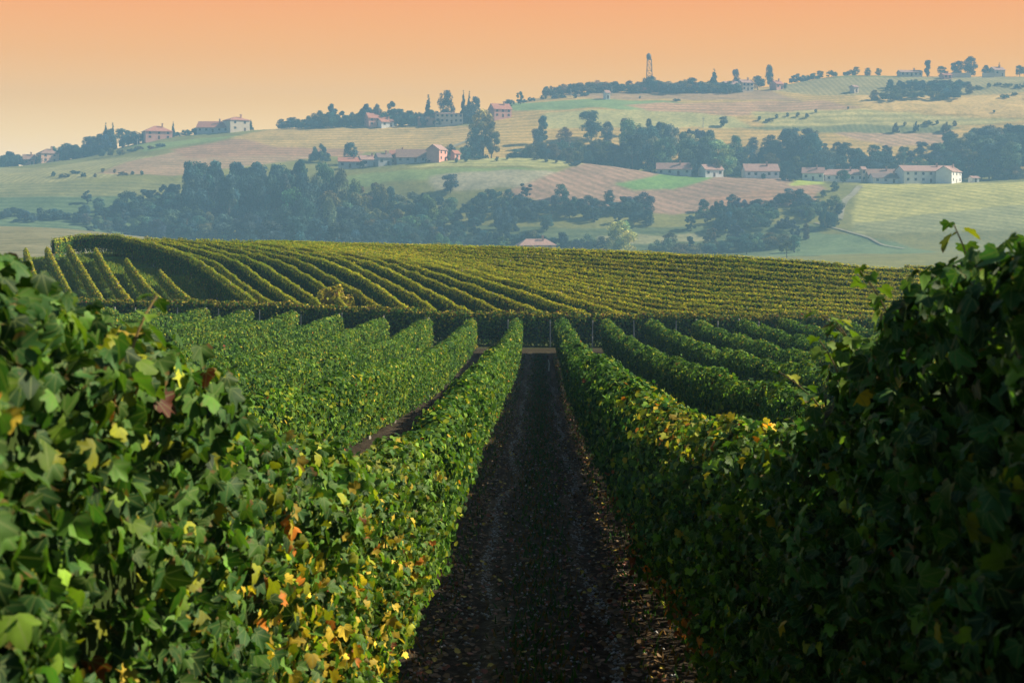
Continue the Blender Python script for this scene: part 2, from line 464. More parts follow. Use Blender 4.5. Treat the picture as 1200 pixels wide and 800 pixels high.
T[..., :3] = 1 + (nearf * pale)[..., None] * 1.5
lit = (up * sm(560, 330, PX0 + F * X / np.maximum(Y, 60)))[..., None] * np.array([0.8, 1.1, 0.0]) * (0.6 + 0.8 * sm(-0.2, 0.8, Noise2(np.random.default_rng(8), 9)(X, Y)))[..., None]  # brightens the left grass colour as if sun reached it
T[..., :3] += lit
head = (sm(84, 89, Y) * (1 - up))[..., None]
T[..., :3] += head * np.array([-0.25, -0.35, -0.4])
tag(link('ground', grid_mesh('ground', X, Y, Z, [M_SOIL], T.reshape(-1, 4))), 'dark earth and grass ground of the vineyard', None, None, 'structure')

# ------------------------------------------------------------------ the hills beyond
ppx = np.linspace(-300, 1500, 520)
ppd = np.concatenate([np.linspace(226, 430, 60)[:-1], np.linspace(430, 1240, 520)[:-1], np.linspace(1240, 1500, 30)])
PX, PD = np.meshgrid(ppx, ppd)
XX = (PX - PX0) * PD / F
ZZ = G(XX, PD)
PY = PY0 - F * ZZ / PD
def inpoly(px, py, poly):
    ins = np.zeros(px.shape, bool); k = len(poly)
    for i in range(k):
        x1, y1 = poly[i]; x2, y2 = poly[(i + 1) % k]
        if y1 == y2: continue
        c_ = ((y1 > py) != (y2 > py)) & (px < (x2 - x1) * (py - y1) / (y2 - y1) + x1)
        ins ^= c_
    return ins
wob = Noise2(np.random.default_rng(11), 60)
QX = PX + 2.0 * wob(PX, PY * 4); QY = PY + 0.8 * wob(PX + 300, PY * 3)
OLIVE, TAN, PINK, GREEN, MEAD, STRAW, GREY, DKGR = (.165, .165, .050), (.42, .29, .11), (.33, .195, .12), (.13, .23, .065), (.17, .22, .07), (.42, .36, .15), (.22, .22, .13), (.06, .085, .03)
fields = [  # depth window, polygon on the ground as it is seen, colour, row texture
 (226, 2700, [(-400, 0), (1600, 0), (1600, 400), (-400, 400)], OLIVE, None),
 (226, 400, [(-400, 200), (400, 200), (400, 400), (-400, 400)], (.20, .19, .115), 'Y'),
 (400, 1900, [(-400, 232), (140, 226), (215, 240), (215, 300), (-400, 300)], (.095, .14, .065), 'Y'),
 (400, 1900, [(-400, 215), (60, 214), (150, 212), (215, 214), (215, 229), (90, 230), (-400, 236)], (.19, .19, .075), 'Y'),
 (400, 1900, [(-400, 196), (60, 197), (110, 188), (230, 178), (300, 178), (230, 200), (150, 205), (60, 214), (-400, 220)], (.27, .25, .105), 'X'),
 (400, 1900, [(110, 203), (150, 190), (230, 172), (360, 168), (420, 178), (330, 190), (200, 206)], (.33, .22, .135), 'Y'),
 (400, 1900, [(200, 176), (270, 163), (440, 170), (420, 184), (300, 182), (220, 186)], PINK, 'Y'),
 (400, 1900, [(270, 162), (330, 148), (420, 146), (560, 148), (560, 172), (450, 178), (330, 172)], TAN, 'Y'),
 (400, 1900, [(150, 172), (230, 162), (290, 158), (240, 166), (170, 178)], MEAD, None),
 (400, 1900, [(555, 152), (600, 150), (632, 162), (600, 172), (550, 176)], (.55, .38, .10), 'X'),
 (400, 1900, [(540, 172), (600, 168), (640, 172), (620, 186), (540, 186)], (.28, .28, .16), 'X'),
 (400, 925, [(380, 210), (440, 202), (480, 199), (560, 196), (640, 198), (680, 204), (560, 206), (440, 215), (400, 222)], MEAD, None),
 (400, 925, [(480, 196), (530, 188), (600, 184), (660, 187), (690, 192), (640, 196), (560, 194)], (.36, .34, .13), 'Y'),
 (400, 925, [(500, 207), (560, 200), (640, 199), (670, 205), (630, 216), (560, 224), (510, 222)], (.27, .25, .17), None),
 (400, 925, [(640, 206), (690, 190), (760, 196), (830, 206), (950, 210), (970, 222), (930, 236), (790, 252), (650, 240), (590, 226)], (.31, .20, .145), 'Z'),
 (400, 925, [(720, 216), (775, 204), (800, 202), (838, 207), (830, 211), (790, 222), (740, 223)], GREEN, None),
 (400, 925, [(820, 232), (900, 222), (955, 222), (960, 240), (860, 246)], (.35, .21, .14), 'Y'),
 (400, 925, [(930, 208), (965, 208), (965, 216), (925, 218)], (.34, .40, .07), 'Y'),
 (400, 925, [(1010, 216), (1100, 214), (1210, 214), (1500, 214), (1500, 240), (1180, 240), (1000, 262), (1002, 240)], (.40, .37, .12), 'Z'),
 (400, 925, [(1000, 262), (1180, 240), (1500, 240), (1500, 262), (1080, 272), (1000, 275)], (.26, .26, .11), 'Z'),
 (400, 925, [(500, 262), (700, 268), (960, 262), (960, 300), (500, 300)], (.10, .13, .06), 'Y'),
 (400, 925, [(700, 276), (830, 274), (830, 283), (700, 286)], (.24, .23, .12), None),
 (400, 925, [(950, 272), (1010, 276), (1100, 296), (900, 300)], (.12, .17, .08), None),
 (1000, 2300, [(560, 100), (1600, 80), (1600, 210), (560, 190)], (.46, .31, .10), 'Y'),
 (1000, 2300, [(590, 122), (690, 116), (760, 118), (900, 126), (860, 132), (700, 127), (600, 130)], (.17, .24, .09), None),
 (1000, 2300, [(620, 108), (900, 106), (940, 118), (700, 116)], (.34, .22, .12), 'Y'),
 (1000, 2300, [(640, 132), (740, 128), (860, 136), (880, 150), (640, 150)], (.36, .33, .13), None),
 (1000, 2300, [(730, 122), (960, 118), (1010, 126), (880, 136), (760, 130)], (.42, .25, .14), 'Y'),
 (1000, 2300, [(930, 92), (1240, 88), (1300, 100), (1140, 112), (960, 112), (900, 106)], (.30, .25, .11), 'X'),
 (1000, 2300, [(880, 132), (1010, 128), (1130, 138), (1210, 140), (1100, 150), (900, 150)], (.43, .37, .14), 'Y'),
 (1000, 2300, [(1000, 112), (1300, 112), (1300, 134), (1160, 136), (1020, 128)], (.50, .34, .12), None),
 (1000, 2300, [(970, 155), (1040, 150), (1110, 152), (1120, 168), (1040, 172)], (.42, .27, .17), 'Z'),
 (1000, 2300, [(860, 150), (1010, 146), (1130, 150), (1100, 156), (980, 156)], (.16, .17, .07), 'X'),
]
T = np.zeros(PX.shape + (3,)); R = np.zeros(PX.shape + (4,)); R[..., 3] = 1
for da, db, poly, colr, rowdir in fields:
    k = inpoly(QX, QY, poly) & (PD >= RD(da)) & (PD < RD(db))
    T[k] = colr
    R[k, :3] = 0
    if rowdir: R[k, 'XYZ'.index(rowdir)] = 0.45
for _ in range(1):   # soften the hard borders a little
    T[1:-1, 1:-1] = (T[1:-1, 1:-1] * 2 + T[:-2, 1:-1] + T[2:, 1:-1] + T[1:-1, :-2] + T[1:-1, 2:]) / 6
me = grid_mesh('hills', XX, PD, ZZ, [M_FIELD], T.reshape(-1, 3))
a = me.attributes.new('rows', 'FLOAT_COLOR', 'POINT'); a.data.foreach_set('color', R.astype(np.float32).ravel())
tag(link('hills', me), 'hillsides of fields, meadows and vineyards rising to the ridge', None, None, 'structure')

def ribbon(name, pts, w, mat, label):
    out = []
    for px, py in pts:
        d = find(px, py); x, y = plan(px, d); out.append((x, y))
    P = np.array(out); s = np.linspace(0, len(P) - 1, len(P) * 6)
    P = np.stack([np.interp(s, range(len(P)), P[:, 0]), np.interp(s, range(len(P)), P[:, 1])], 1)
    t = np.gradient(P, axis=0); t /= np.linalg.norm(t, axis=1)[:, None]
    nn = np.stack([-t[:, 1], t[:, 0]], 1)
    A, B = P - nn * w / 2, P + nn * w / 2
    V = np.concatenate([np.c_[A, G(A[:, 0], A[:, 1]) + 0.5], np.c_[B, G(B[:, 0], B[:, 1]) + 0.5]])
    k = len(P); i = np.arange(k - 1)
    f = np.stack([i, i + 1, i + 1 + k, i + k], 1)
    tag(link(name, mesh_np(name, V, [f], [mat])), label, None, None, 'structure')
ribbon('road', [(1008, 219), (1000, 228), (990, 236), (986, 246), (984, 258)], 3.4, M_ROAD, 'pale lane curving down from the white farm')
ribbon('track', [(955, 262), (985, 270), (1020, 280), (1060, 292)], 1.6, M_ROAD, 'grassy track running down to the right in the valley')
ribbon('lane', [(560, 158), (548, 166), (532, 172), (520, 178)], 3, M_ROAD, 'pale lane climbing past the tall yellowing tree')

# ------------------------------------------------------------------ haze: the air over the whole place
hb = MB().box(-900, 900, -62, 1502, -45, 119)
haze = hb.build('haze', None)
haze.data.materials.clear()
hm_ = bpy.data.materials.new("haze_air"); hm_.use_nodes = True
hn = hm_.node_tree.nodes; hn.clear()
ho = hn.new('ShaderNodeOutputMaterial'); pv = hn.new('ShaderNodeVolumePrincipled')
pv.inputs['Color'].default_value = (*HAZE_COLOR, 1); pv.inputs['Density'].default_value = HAZE_DENSITY
pv.inputs['Anisotropy'].default_value = 0.0
hm_.node_tree.links.new(pv.outputs[0], ho.inputs['Volume'])
haze.data.materials.append(hm_)
tag(haze, 'blue autumn haze hanging in the valley', None, None, 'stuff')

# ------------------------------------------------------------------ vine leaves
def fan(outline, zf):
    V = [(0, 0.18, zf(0, .18))] + [(x, y, zf(x, y)) for x, y in outline]
    k = len(outline); Fc = [(0, 1 + i, 1 + (i + 1) % k) for i in range(k)]
    V = np.array(V); return V - np.array([0, 0.4, 0]), np.array(Fc)
lobed = [(0.02, 0.06), (0.20, -0.10), (0.42, -0.02), (0.52, 0.18), (0.42, 0.26), (0.56, 0.50), (0.44, 0.62), (0.24, 0.60), (0.16, 0.86), (0.0, 1.04)]
lobed = lobed + [(-x, y) for x, y in lobed[1:-1]][::-1] + [(-0.02, 0.06)]
LEAF_A = fan(lobed, lambda x, y: 0.30 * abs(x) ** 1.3 - 0.38 * (y - 0.4) ** 2 + 0.05 * math.sin(9 * x))
LEAF_B = fan([(x * (1.0 + 0.18 * (y > 0.5)) + 0.06 * y, y * 0.9) for x, y in lobed], lambda x, y: -0.30 * abs(x) ** 1.5 + 0.12 * math.sin(5 * y + 3 * x) - 0.20 * y * y)
six = [(0.0, -0.05), (0.45, 0.0), (0.55, 0.5), (0.0, 1.0), (-0.55, 0.5), (-0.45, 0.0)]
V6 = np.array([(x, y - 0.4, 0.14 * abs(x)) for x, y in six]); LEAF_MID = (V6, np.array([(0, 1, 2, 3), (0, 3, 4, 5)]))
V4 = np.array([(0, -0.5, 0), (0.5, -0.05, 0.12), (0, 0.55, 0), (-0.5, -0.05, 0.12)]); LEAF_FAR = (V4, np.array([(0, 1, 2, 3)]))

def unit(v): return v / (np.linalg.norm(v, axis=1)[:, None] + 1e-9)
def cards(tmpl, P, N, Tip, S, C):
    """instances of a leaf template: returns V, F, tint, uv"""
    TV, TF = tmpl
    N = unit(N); Tip = unit(Tip - N * (Tip * N).sum(1)[:, None]); U = np.cross(Tip, N)
    V = (P[:, None, :] + S[:, None, None] * (TV[None, :, 0:1] * U[:, None, :] + TV[None, :, 1:2] * Tip[:, None, :] + TV[None, :, 2:3] * N[:, None, :]))
    k = len(TV); n_ = len(P)
    Fc = (TF[None] + (np.arange(n_) * k)[:, None, None]).reshape(-1, TF.shape[1])
    tint = np.repeat(C, k, 0); uv = np.tile(TV[:, :2] + np.array([0, 0.4]), (n_, 1))
    return V.reshape(-1, 3), Fc, tint, uv

PAL = {'deep': (.028, .078, .017), 'green': (.058, .130, .018), 'fresh': (.110, .190, .018), 'lime': (.24, .26, .018),
       'yellow': (.42, .30, .03), 'orange': (.52, .17, .02), 'rust': (.20, .055, .02), 'brown': (.15, .085, .03),
       'olive': (.25, .22, .02), 'gold': (.42, .31, .03)}
PAL = {k: np.array(v) for k, v in PAL.items()}
def pick(r, n_, weights):
    names = list(weights); W = np.stack([np.broadcast_to(weights[k], (n_,)) for k in names], 1).astype(float)
    W = np.clip(W, 0, None); W /= W.sum(1)[:, None]
    c_ = (r.random(n_)[:, None] > np.cumsum(W, 1)).sum(1).clip(0, len(names) - 1)
    return np.stack([PAL[k] for k in names])[c_]

def resample(P, step):
    P = np.asarray(P, float); d = np.r_[0, np.cumsum(np.linalg.norm(np.diff(P, axis=0), axis=1))]
    s = np.linspace(0, d[-1], max(3, int(d[-1] / step)))
    return np.stack([np.interp(s, d, P[:, 0]), np.interp(s, d, P[:, 1])], 1), s
def smooth_path(P, it=3):
    P = np.asarray(P, float)
    for _ in range(it):
        Q = np.empty((2 * len(P), 2)); Q[0] = P[0]; Q[-1] = P[-1]
        Q[1:-1:2] = P[:-1] * .75 + P[1:] * .25; Q[2::2] = P[:-1] * .25 + P[1:] * .75
        P = Q
    return P

def section(q, hw, hb_, ht, dm=0.15):
    """q in 0..1 round the hedge: right side up, over the top, left side down -> lateral, height, normal"""
    side = ht - hb_ - dm; top = 2 * hw; L_ = 2 * side + top
    s = q * L_
    lat = np.where(s < side, hw, np.where(s < side + top, hw - (s - side), -hw))
    hh = np.where(s < side, hb_ + s, np.where(s < side + top, ht, ht - dm - (s - side - top)))
    u = np.clip((s - side) / top, 0, 1)
    hh = np.where((s >= side) & (s < side + top), ht - dm + dm * np.sin(np.pi * u), hh)
    nl = np.where(s < side, 1.0, np.where(s < side + top, np.cos(np.pi * u), -1.0))
    nh = np.where((s >= side) & (s < side + top), np.sin(np.pi * u) + 0.2, 0.15)
    taper = 0.75 + 0.25 * sm(0, 0.5, (hh - hb_))
    return lat * taper, hh, nl, nh

def vine_row(P, height, hw, base, colour, label, group, seed, size, cover=1.7, detail=0.0, posts=None, trunks=None, shoots=None, rough=0.07, gaps=None, post_h=None, jitn=0.55, lmat=None, dome=0.15, tone=1.0, post_off=0.0):
    """P plan centreline, height(xy, s) fn, size(dist) leaf size"""
    r = np.random.default_rng(seed)
    P, s = resample(P, 0.5); T_ = np.gradient(P, axis=0); T_ /= np.linalg.norm(T_, axis=1)[:, None]
    Nr = np.stack([T_[:, 1], -T_[:, 0]], 1)          # right of travel
    H = height(P, s)
    dist = np.hypot(P[:, 0], P[:, 1])
    ls = size(dist)
    per = 2 * (H - base) + 2 * hw
    dens = cover * per / (ls ** 2 * 0.62)
    ds = s[-1] / (len(s) - 1)
    cum = np.r_[0, np.cumsum((dens[1:] + dens[:-1]) / 2 * ds)]
    N_ = int(cum[-1])
    sl = np.interp(r.random(N_) * cum[-1], cum, s)
    if gaps is not None:
        keep = r.random(N_) < gaps(sl); sl = sl[keep]; N_ = len(sl)
    ix = lambda arr: np.interp(sl, s, arr)
    cx, cy, tx, ty, hh0, lsz = ix(P[:, 0]), ix(P[:, 1]), ix(T_[:, 0]), ix(T_[:, 1]), ix(H), ix(ls)
    hnoise = Noise1(r, 1.6)(sl) * rough * 0.8 + Noise1(r, 0.6)(sl) * rough * 0.55 + Noise1(r, 6)(sl) * rough
    ht = hh0 + hnoise
    q = r.random(N_)
    wn_ = 1 + 0.18 * Noise2(r, 1.3)(sl, q * 4) + (0.22 if detail else 0.10) * Noise2(r, 0.45)(sl, q * 4) - np.where(dist.min() < 14, 0.38, 0.12) * r.random(N_) ** 1.5
    lat, hh, nl, nh = section(q, hw, base, ht, dome)
    lat = lat * wn_ + r.normal(0, 0.35 * lsz, N_) * 0.8
    hh = hh + r.normal(0, 0.35 * lsz, N_)
    # ragged lower fringe
    hh = hh + np.where(hh < base + 0.25, r.uniform(-0.22, 0.1, N_), 0)
    rx, ry = ty, -tx
    x = cx + rx * lat; y = cy + ry * lat
    z = G(cx, cy) + hh
    Pn = np.stack([x, y, z], 1)
    jit = r.normal(0, 1, (N_, 3)) * (jitn + 0.2 * (np.hypot(x, y) < 12))[:, None]
    Nn = np.stack([rx * nl, ry * nl, nh], 1) + jit
    Tip = np.stack([rx * nl * 0.4, ry * nl * 0.4, np.full(N_, -1.0)], 1) + r.normal(0, 0.55, (N_, 3))
    S = lsz * r.uniform(0.65, 1.25, N_)
    d_ = np.hypot(x, y)
    rel = (hh - base) / np.maximum(ht - base, 0.3)
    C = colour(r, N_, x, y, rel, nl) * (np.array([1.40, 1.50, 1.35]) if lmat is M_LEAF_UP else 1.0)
    C = C * np.exp(r.normal(0, np.interp(d_, [8, 40, 90, 110], [0.38, 0.22, 0.20, 0.12]))[:, None]) * tone
    root = empty('vine_row', (P[0, 0], P[0, 1], float(G(P[0, 0], P[0, 1]))))
    org = np.array(root.location)
    tag(root, label, 'vine row', group)
    Vs, Fs, Ts, Us, Ms = [], [], [], [], []; off = 0
    m1 = d_ < detail; m2 = (~m1) & (d_ < 34); m3 = ~(m1 | m2)
    mA = m1 & (r.random(N_) < 0.5); mB = m1 & ~mA
    for mk, tm, mi in ((mA, LEAF_A, 0), (mB, LEAF_B, 0), (m2, LEAF_MID, 1), (m3, LEAF_FAR, 1)):
        if not mk.any(): continue
        v, f, t, u = cards(tm, Pn[mk], Nn[mk], Tip[mk], S[mk] * (1.12 if tm is LEAF_FAR else 1), C[mk])
        Vs.append(v); Fs.append(f + off); Ts.append(t); Us.append(u); Ms.append(np.full(len(f), mi)); off += len(v)
    me_ = mesh_np('foliage', np.concatenate(Vs) - org, Fs, [M_LEAF_NEAR, lmat or M_LEAF], np.concatenate(Ts), np.concatenate(Ms), np.concatenate(Us))
    link('foliage', me_, root)
    # solid dark filler; shade of the leaf gaps is put into its colour
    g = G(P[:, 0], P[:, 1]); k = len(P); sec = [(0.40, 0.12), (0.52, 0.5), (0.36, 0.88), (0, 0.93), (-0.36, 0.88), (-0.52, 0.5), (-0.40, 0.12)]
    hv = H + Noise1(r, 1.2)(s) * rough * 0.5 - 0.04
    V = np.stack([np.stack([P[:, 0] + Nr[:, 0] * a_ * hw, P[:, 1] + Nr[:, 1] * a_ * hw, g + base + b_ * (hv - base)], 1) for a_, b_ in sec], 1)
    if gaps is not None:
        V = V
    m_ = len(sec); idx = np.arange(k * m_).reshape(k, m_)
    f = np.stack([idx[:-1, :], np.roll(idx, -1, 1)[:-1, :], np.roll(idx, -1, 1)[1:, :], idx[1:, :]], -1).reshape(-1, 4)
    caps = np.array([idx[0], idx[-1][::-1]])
    link('shade_core', mesh_np('shade_core', V.reshape(-1, 3) - org, [f, caps], [M_CORE]), root)
    if posts is not None:
        a0, step, rad, lift = posts
        for sp_ in np.r_[a0, np.arange(a0 + step, s[-1] - 0.5, step), s[-1] - 0.05][:40]:
            endp = sp_ > s[-1] - 0.2
            px_, py_, hz = np.interp(sp_, s, P[:, 0]), np.interp(sp_, s, P[:, 1]), np.interp(sp_, s, H)
            if post_off: px_ += np.interp(sp_, s, Nr[:, 0]) * post_off; py_ += np.interp(sp_, s, Nr[:, 1]) * post_off
            elif endp: px_ += T_[-1, 0] * 0.4; py_ += T_[-1, 1] * 0.4
            z0 = float(G(px_, py_))
            top = hz + lift if 0.4 < sp_ < s[-1] - 0.4 else (post_h or hz + 0.03)
            lean = r.uniform(-0.03, 0.03, 2)
            MB().tube([np.array([px_, py_, z0 - 0.1]) - org, np.array([px_ + lean[0], py_ + lean[1], z0 + top]) - org], [rad, rad * 0.9], 6).build('post', M_POST, root)
    if trunks is not None:
        a0, a1, step = trunks
        for sp_ in np.arange(a0, min(a1, s[-1]), step)[:98]:
            sp_ += r.uniform(-0.15, 0.15)
            px_, py_ = np.interp(sp_, s, P[:, 0]), np.interp(sp_, s, P[:, 1]); z0 = float(G(px_, py_))
            b = r.uniform(-0.06, 0.06, (4, 2))
            MB().tube([np.array([px_ + b[i, 0], py_ + b[i, 1], z0 + hz_]) - org for i, hz_ in enumerate((-0.08, 0.25, 0.55, base + 0.45))], [0.035, 0.028, 0.03, 0.02], 6).build('vine_trunk', M_BARK, root)
    if shoots is not None:
        for sp_, side, ln, lx, ly in shoots:
            px_, py_, hz = np.interp(sp_, s, P[:, 0]), np.interp(sp_, s, P[:, 1]), np.interp(sp_, s, H)
            p0 = np.array([px_ + side, py_, float(G(px_, py_)) + hz - 0.25])
            pts = [p0 + np.array([lx * t * t, ly * t * t, (ln + 0.25) * (t - 0.18 * t * t)]) for t in np.linspace(0, 1, 7)]
            MB().tube([p - org for p in pts], [0.006 - 0.0007 * i for i in range(7)], 5).build('shoot', M_CANE, root)
            nL = int(9 + ln * 26); tt = np.linspace(0.12, 1.0, nL)
            Q = np.stack([np.interp(tt, np.linspace(0, 1, 7), [p[i] for p in pts]) for i in range(3)], 1)
            ang = np.arange(nL) * 2.4 + r.uniform(0, 6)
            out = np.stack([np.cos(ang), np.sin(ang), np.zeros(nL)], 1)
            SZ = 0.085 * (1 - 0.45 * tt) * r.uniform(0.8, 1.15, nL)
            Cc = pick(r, nL, {'green': 1, 'fresh': 1.6, 'lime': 0.7, 'deep': 0.5})
            v, f, t, u = cards(LEAF_A, Q + out * SZ[:, None] * 0.75, out * 0.5 + np.array([0, 0, 0.8]) + r.normal(0, .3, (nL, 3)), out + np.array([0, 0, -0.8]), SZ, Cc)
            link('shoot_leaves', mesh_np('shoot_leaves', v - org, [f], [M_LEAF_NEAR], t, None, u), root)
    return root

# ------------------------------------------------------------------ the rows on the near slope
ORD = ['first', 'second', 'third', 'fourth', 'fifth', 'sixth', 'seventh', 'eighth', 'ninth', 'tenth', 'eleventh', 'twelfth',
       'thirteenth', 'fourteenth', 'fifteenth', 'sixteenth', 'seventeenth', 'eighteenth', 'nineteenth', 'twentieth', 'twenty-first', 'twenty-second', 'twenty-third', 'twenty-fourth']
patch = Noise2(np.random.default_rng(21), 2.2); patch2 = Noise2(np.random.default_rng(22), 7.0)
def near_size(d): return np.interp(d, [0, 5, 12, 25, 60, 95], [0.058, 0.058, 0.059, 0.068, 0.095, 0.12])
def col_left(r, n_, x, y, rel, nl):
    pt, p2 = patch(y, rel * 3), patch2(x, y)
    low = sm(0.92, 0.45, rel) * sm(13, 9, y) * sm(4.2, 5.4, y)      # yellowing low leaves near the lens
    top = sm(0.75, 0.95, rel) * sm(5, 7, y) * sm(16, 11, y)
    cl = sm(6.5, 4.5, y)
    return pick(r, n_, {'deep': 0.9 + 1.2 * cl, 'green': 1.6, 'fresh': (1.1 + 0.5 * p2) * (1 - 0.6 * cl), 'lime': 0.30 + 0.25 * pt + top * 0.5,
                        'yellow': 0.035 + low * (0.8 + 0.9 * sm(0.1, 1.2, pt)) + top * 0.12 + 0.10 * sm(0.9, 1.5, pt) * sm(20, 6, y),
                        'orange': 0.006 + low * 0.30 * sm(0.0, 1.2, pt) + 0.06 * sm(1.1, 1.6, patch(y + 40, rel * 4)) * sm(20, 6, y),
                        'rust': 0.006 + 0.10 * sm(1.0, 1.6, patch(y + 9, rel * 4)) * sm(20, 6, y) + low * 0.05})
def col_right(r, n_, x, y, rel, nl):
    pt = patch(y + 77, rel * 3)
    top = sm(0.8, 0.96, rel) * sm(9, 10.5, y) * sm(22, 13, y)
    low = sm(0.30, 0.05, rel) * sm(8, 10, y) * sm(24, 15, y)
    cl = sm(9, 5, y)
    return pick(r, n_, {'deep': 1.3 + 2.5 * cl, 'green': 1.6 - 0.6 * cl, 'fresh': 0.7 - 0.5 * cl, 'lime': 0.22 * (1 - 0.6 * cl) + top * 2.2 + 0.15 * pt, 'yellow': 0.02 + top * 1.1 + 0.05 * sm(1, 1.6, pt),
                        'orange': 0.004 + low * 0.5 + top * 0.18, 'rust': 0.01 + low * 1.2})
def col_mid(r, n_, x, y, rel, nl):
    p2 = patch2(x, y)
    end = sm(84, 90, y)
    return pick(r, n_, {'deep': 0.8 - 0.3 * p2, 'green': 1.5, 'fresh': 1.2 + 0.5 * p2, 'lime': 0.35 + 0.25 * p2 + 0.8 * end, 'yellow': 0.03 + 0.35 * end * sm(0.2, 1.2, patch2(x * 2, 5.)),
                        'orange': 0.004, 'rust': 0.004})
GRP_NEAR = 'green trellised vine rows running down the near slope'
near_rows = {}
def near_height(left, i):
    nz = Noise1(np.random.default_rng(50 + i + 20 * left), 14)
    if i == 0 and left:
        prof = ([0, 3.1, 3.5, 4.0, 4.4, 5.2, 7.4, 10, 14, 18, 22, 30, 42, 90], [1.94, 1.92, 1.88, 1.80, 1.69, 1.63, 1.65, 1.60, 1.49, 1.41, 1.43, 1.58, 1.76, 1.9])
    elif i == 0:
        prof = ([0, 2.9, 3.5, 4.1, 5.1, 5.5, 6.4, 7.8, 10.2, 13.4, 30, 90], [2.16, 2.14, 2.09, 2.03, 1.98, 1.83, 1.84, 1.80, 1.80, 1.72, 1.80, 1.9])
    else:
        prof = ([0, 12, 25, 50, 80, 90], [1.5, 1.5, 1.5, 1.62, 1.78, 1.88])
    return lambda P, s: np.interp(P[:, 1], *prof) + 0.035 * nz(s)
wig = Noise1(np.random.default_rng(31), 45)
for left in (True, False):
    for i in range(13 if left else 9):
        sgn = -1 if left else 1
        x0 = sgn * (1.32 + 2.6 * i)
        y1 = 89.5 + (0.4 * ((i * 7) % 3) - 0.3)
        # start only where the row can come into view
        ystart = 1.6 if i == 0 else max(2.0, abs(x0) * 1.4)
        ys = np.linspace(ystart, y1, 60)
        Pc = np.stack([x0 - (sgn * 0.08 * sm(34, 14, ys) if i == 0 else 0) + 0.05 * wig(ys + i * 13), ys], 1)
        if i == 0:
            lb = ('tall leafy vine row left of the dark path, orange leaves low down' if left
                  else 'shaded vine row on the right of the dark path, its top catching the sun')
        else:
            lb = '%s sunlit green vine row %s the dark path' % (ORD[i], 'left of' if left else 'right of') if left else '%s green vine row right of the dark path, shaded on its near side' % ORD[i]
        sh = None
        if i == 0 and left:
            sh = [(2.0, 0.2, 0.06, 0.05, 0.1)]
        elif i == 0:
            sh = [(2.6, -0.1, 0.22, -0.05, 0.1), (2.9, 0.05, 0.16, 0.02, 0.1), (3.25, -0.16, 0.24, -0.12, 0.1), (3.5, -0.2, 0.14, -0.18, 0.0), (3.8, -0.1, 0.12, -0.1, 0.1), (4.1, -0.2, 0.16, -0.22, 0.05),
                  (3.45, -0.24, 0.10, -0.1, 0.0), (3.7, -0.25, 0.12, -0.08, 0.1), (4.5, 0.0, 0.08, -0.1, 0.0), (5.2, -0.1, 0.09, -0.1, 0.0), (6.0, -0.1, 0.10, 0.0, 0.0), (7.6, 0, 0.08, -0.1, 0)]
        near_rows[(left, i)] = vine_row(
            Pc, near_height(left, i), (0.27 if left else 0.33) if i == 0 else 0.28, 0.36, (col_left if left else col_right) if i == 0 else col_mid,
            lb, GRP_NEAR, 100 + i + (50 if left else 0), near_size, cover=1.9 if i == 0 else 1.7, detail=14 if i == 0 else 0,
            posts=(3.0 if i == 0 else 0.3, 6.0, 0.06, -0.12), trunks=(1.0, 40, 1.1) if i == 0 else ((max(0, 55 - ystart), 90, 1.1) if i < 4 else None), shoots=sh, post_h=1.95)

# ------------------------------------------------------------------ cross row on the headland and the rows of the upper field
def up_size(d): return np.interp(d, [90, 150], [0.10, 0.12])
upn, upn2 = Noise2(np.random.default_rng(61), 16), Noise2(np.random.default_rng(62), 5)
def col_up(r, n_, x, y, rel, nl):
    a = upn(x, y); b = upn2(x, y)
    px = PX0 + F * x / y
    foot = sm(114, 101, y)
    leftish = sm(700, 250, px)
    top = sm(0.62, 0.85, rel)          # golden tips, darker skirts; lit tops and shaded sides put into leaf colour
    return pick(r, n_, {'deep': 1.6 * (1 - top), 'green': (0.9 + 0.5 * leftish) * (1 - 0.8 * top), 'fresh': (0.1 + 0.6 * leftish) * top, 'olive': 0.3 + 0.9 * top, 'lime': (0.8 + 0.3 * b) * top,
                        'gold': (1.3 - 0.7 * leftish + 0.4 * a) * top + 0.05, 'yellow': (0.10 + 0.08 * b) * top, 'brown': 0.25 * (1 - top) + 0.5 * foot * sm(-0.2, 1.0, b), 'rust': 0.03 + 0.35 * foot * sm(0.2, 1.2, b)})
def col_slope(r, n_, x, y, rel, nl):
    top = sm(0.8, 0.98, rel)
    return pick(r, n_, {'green': 1.0, 'fresh': 0.5, 'olive': 1.0, 'gold': 0.3 + 0.9 * top, 'brown': 0.3 + 0.5 * top, 'yellow': 0.05, 'orange': 0.05 * top})
def col_cross(r, n_, x, y, rel, nl):
    top = sm(0.8, 0.98, rel)  # sunlit top edge painted in with olive and gold leaves
    return pick(r, n_, {'deep': 1.0, 'green': 1.3, 'fresh': 0.5, 'olive': 0.4 + 1.6 * top, 'gold': 1.0 * top, 'brown': 0.1 + 0.5 * top, 'rust': 0.2 * top})
cpx = np.linspace(60, 1330, 60)
P = np.stack([(cpx - PX0) * 97.0 / F, 97.0 + 0.4 * np.sin(cpx / 140)], 1)
vine_row(P, lambda P, s: 2.1 + 0 * s, 0.34, 0.16, col_cross, 'long dark vine row lying across the foot of the sloping upper field', 'rows of the upper vineyard', 300, near_size, cover=1.6,
         posts=(0.1, 2.62, 0.045, -0.4), trunks=(8, 70, 1.1), post_off=0.42)

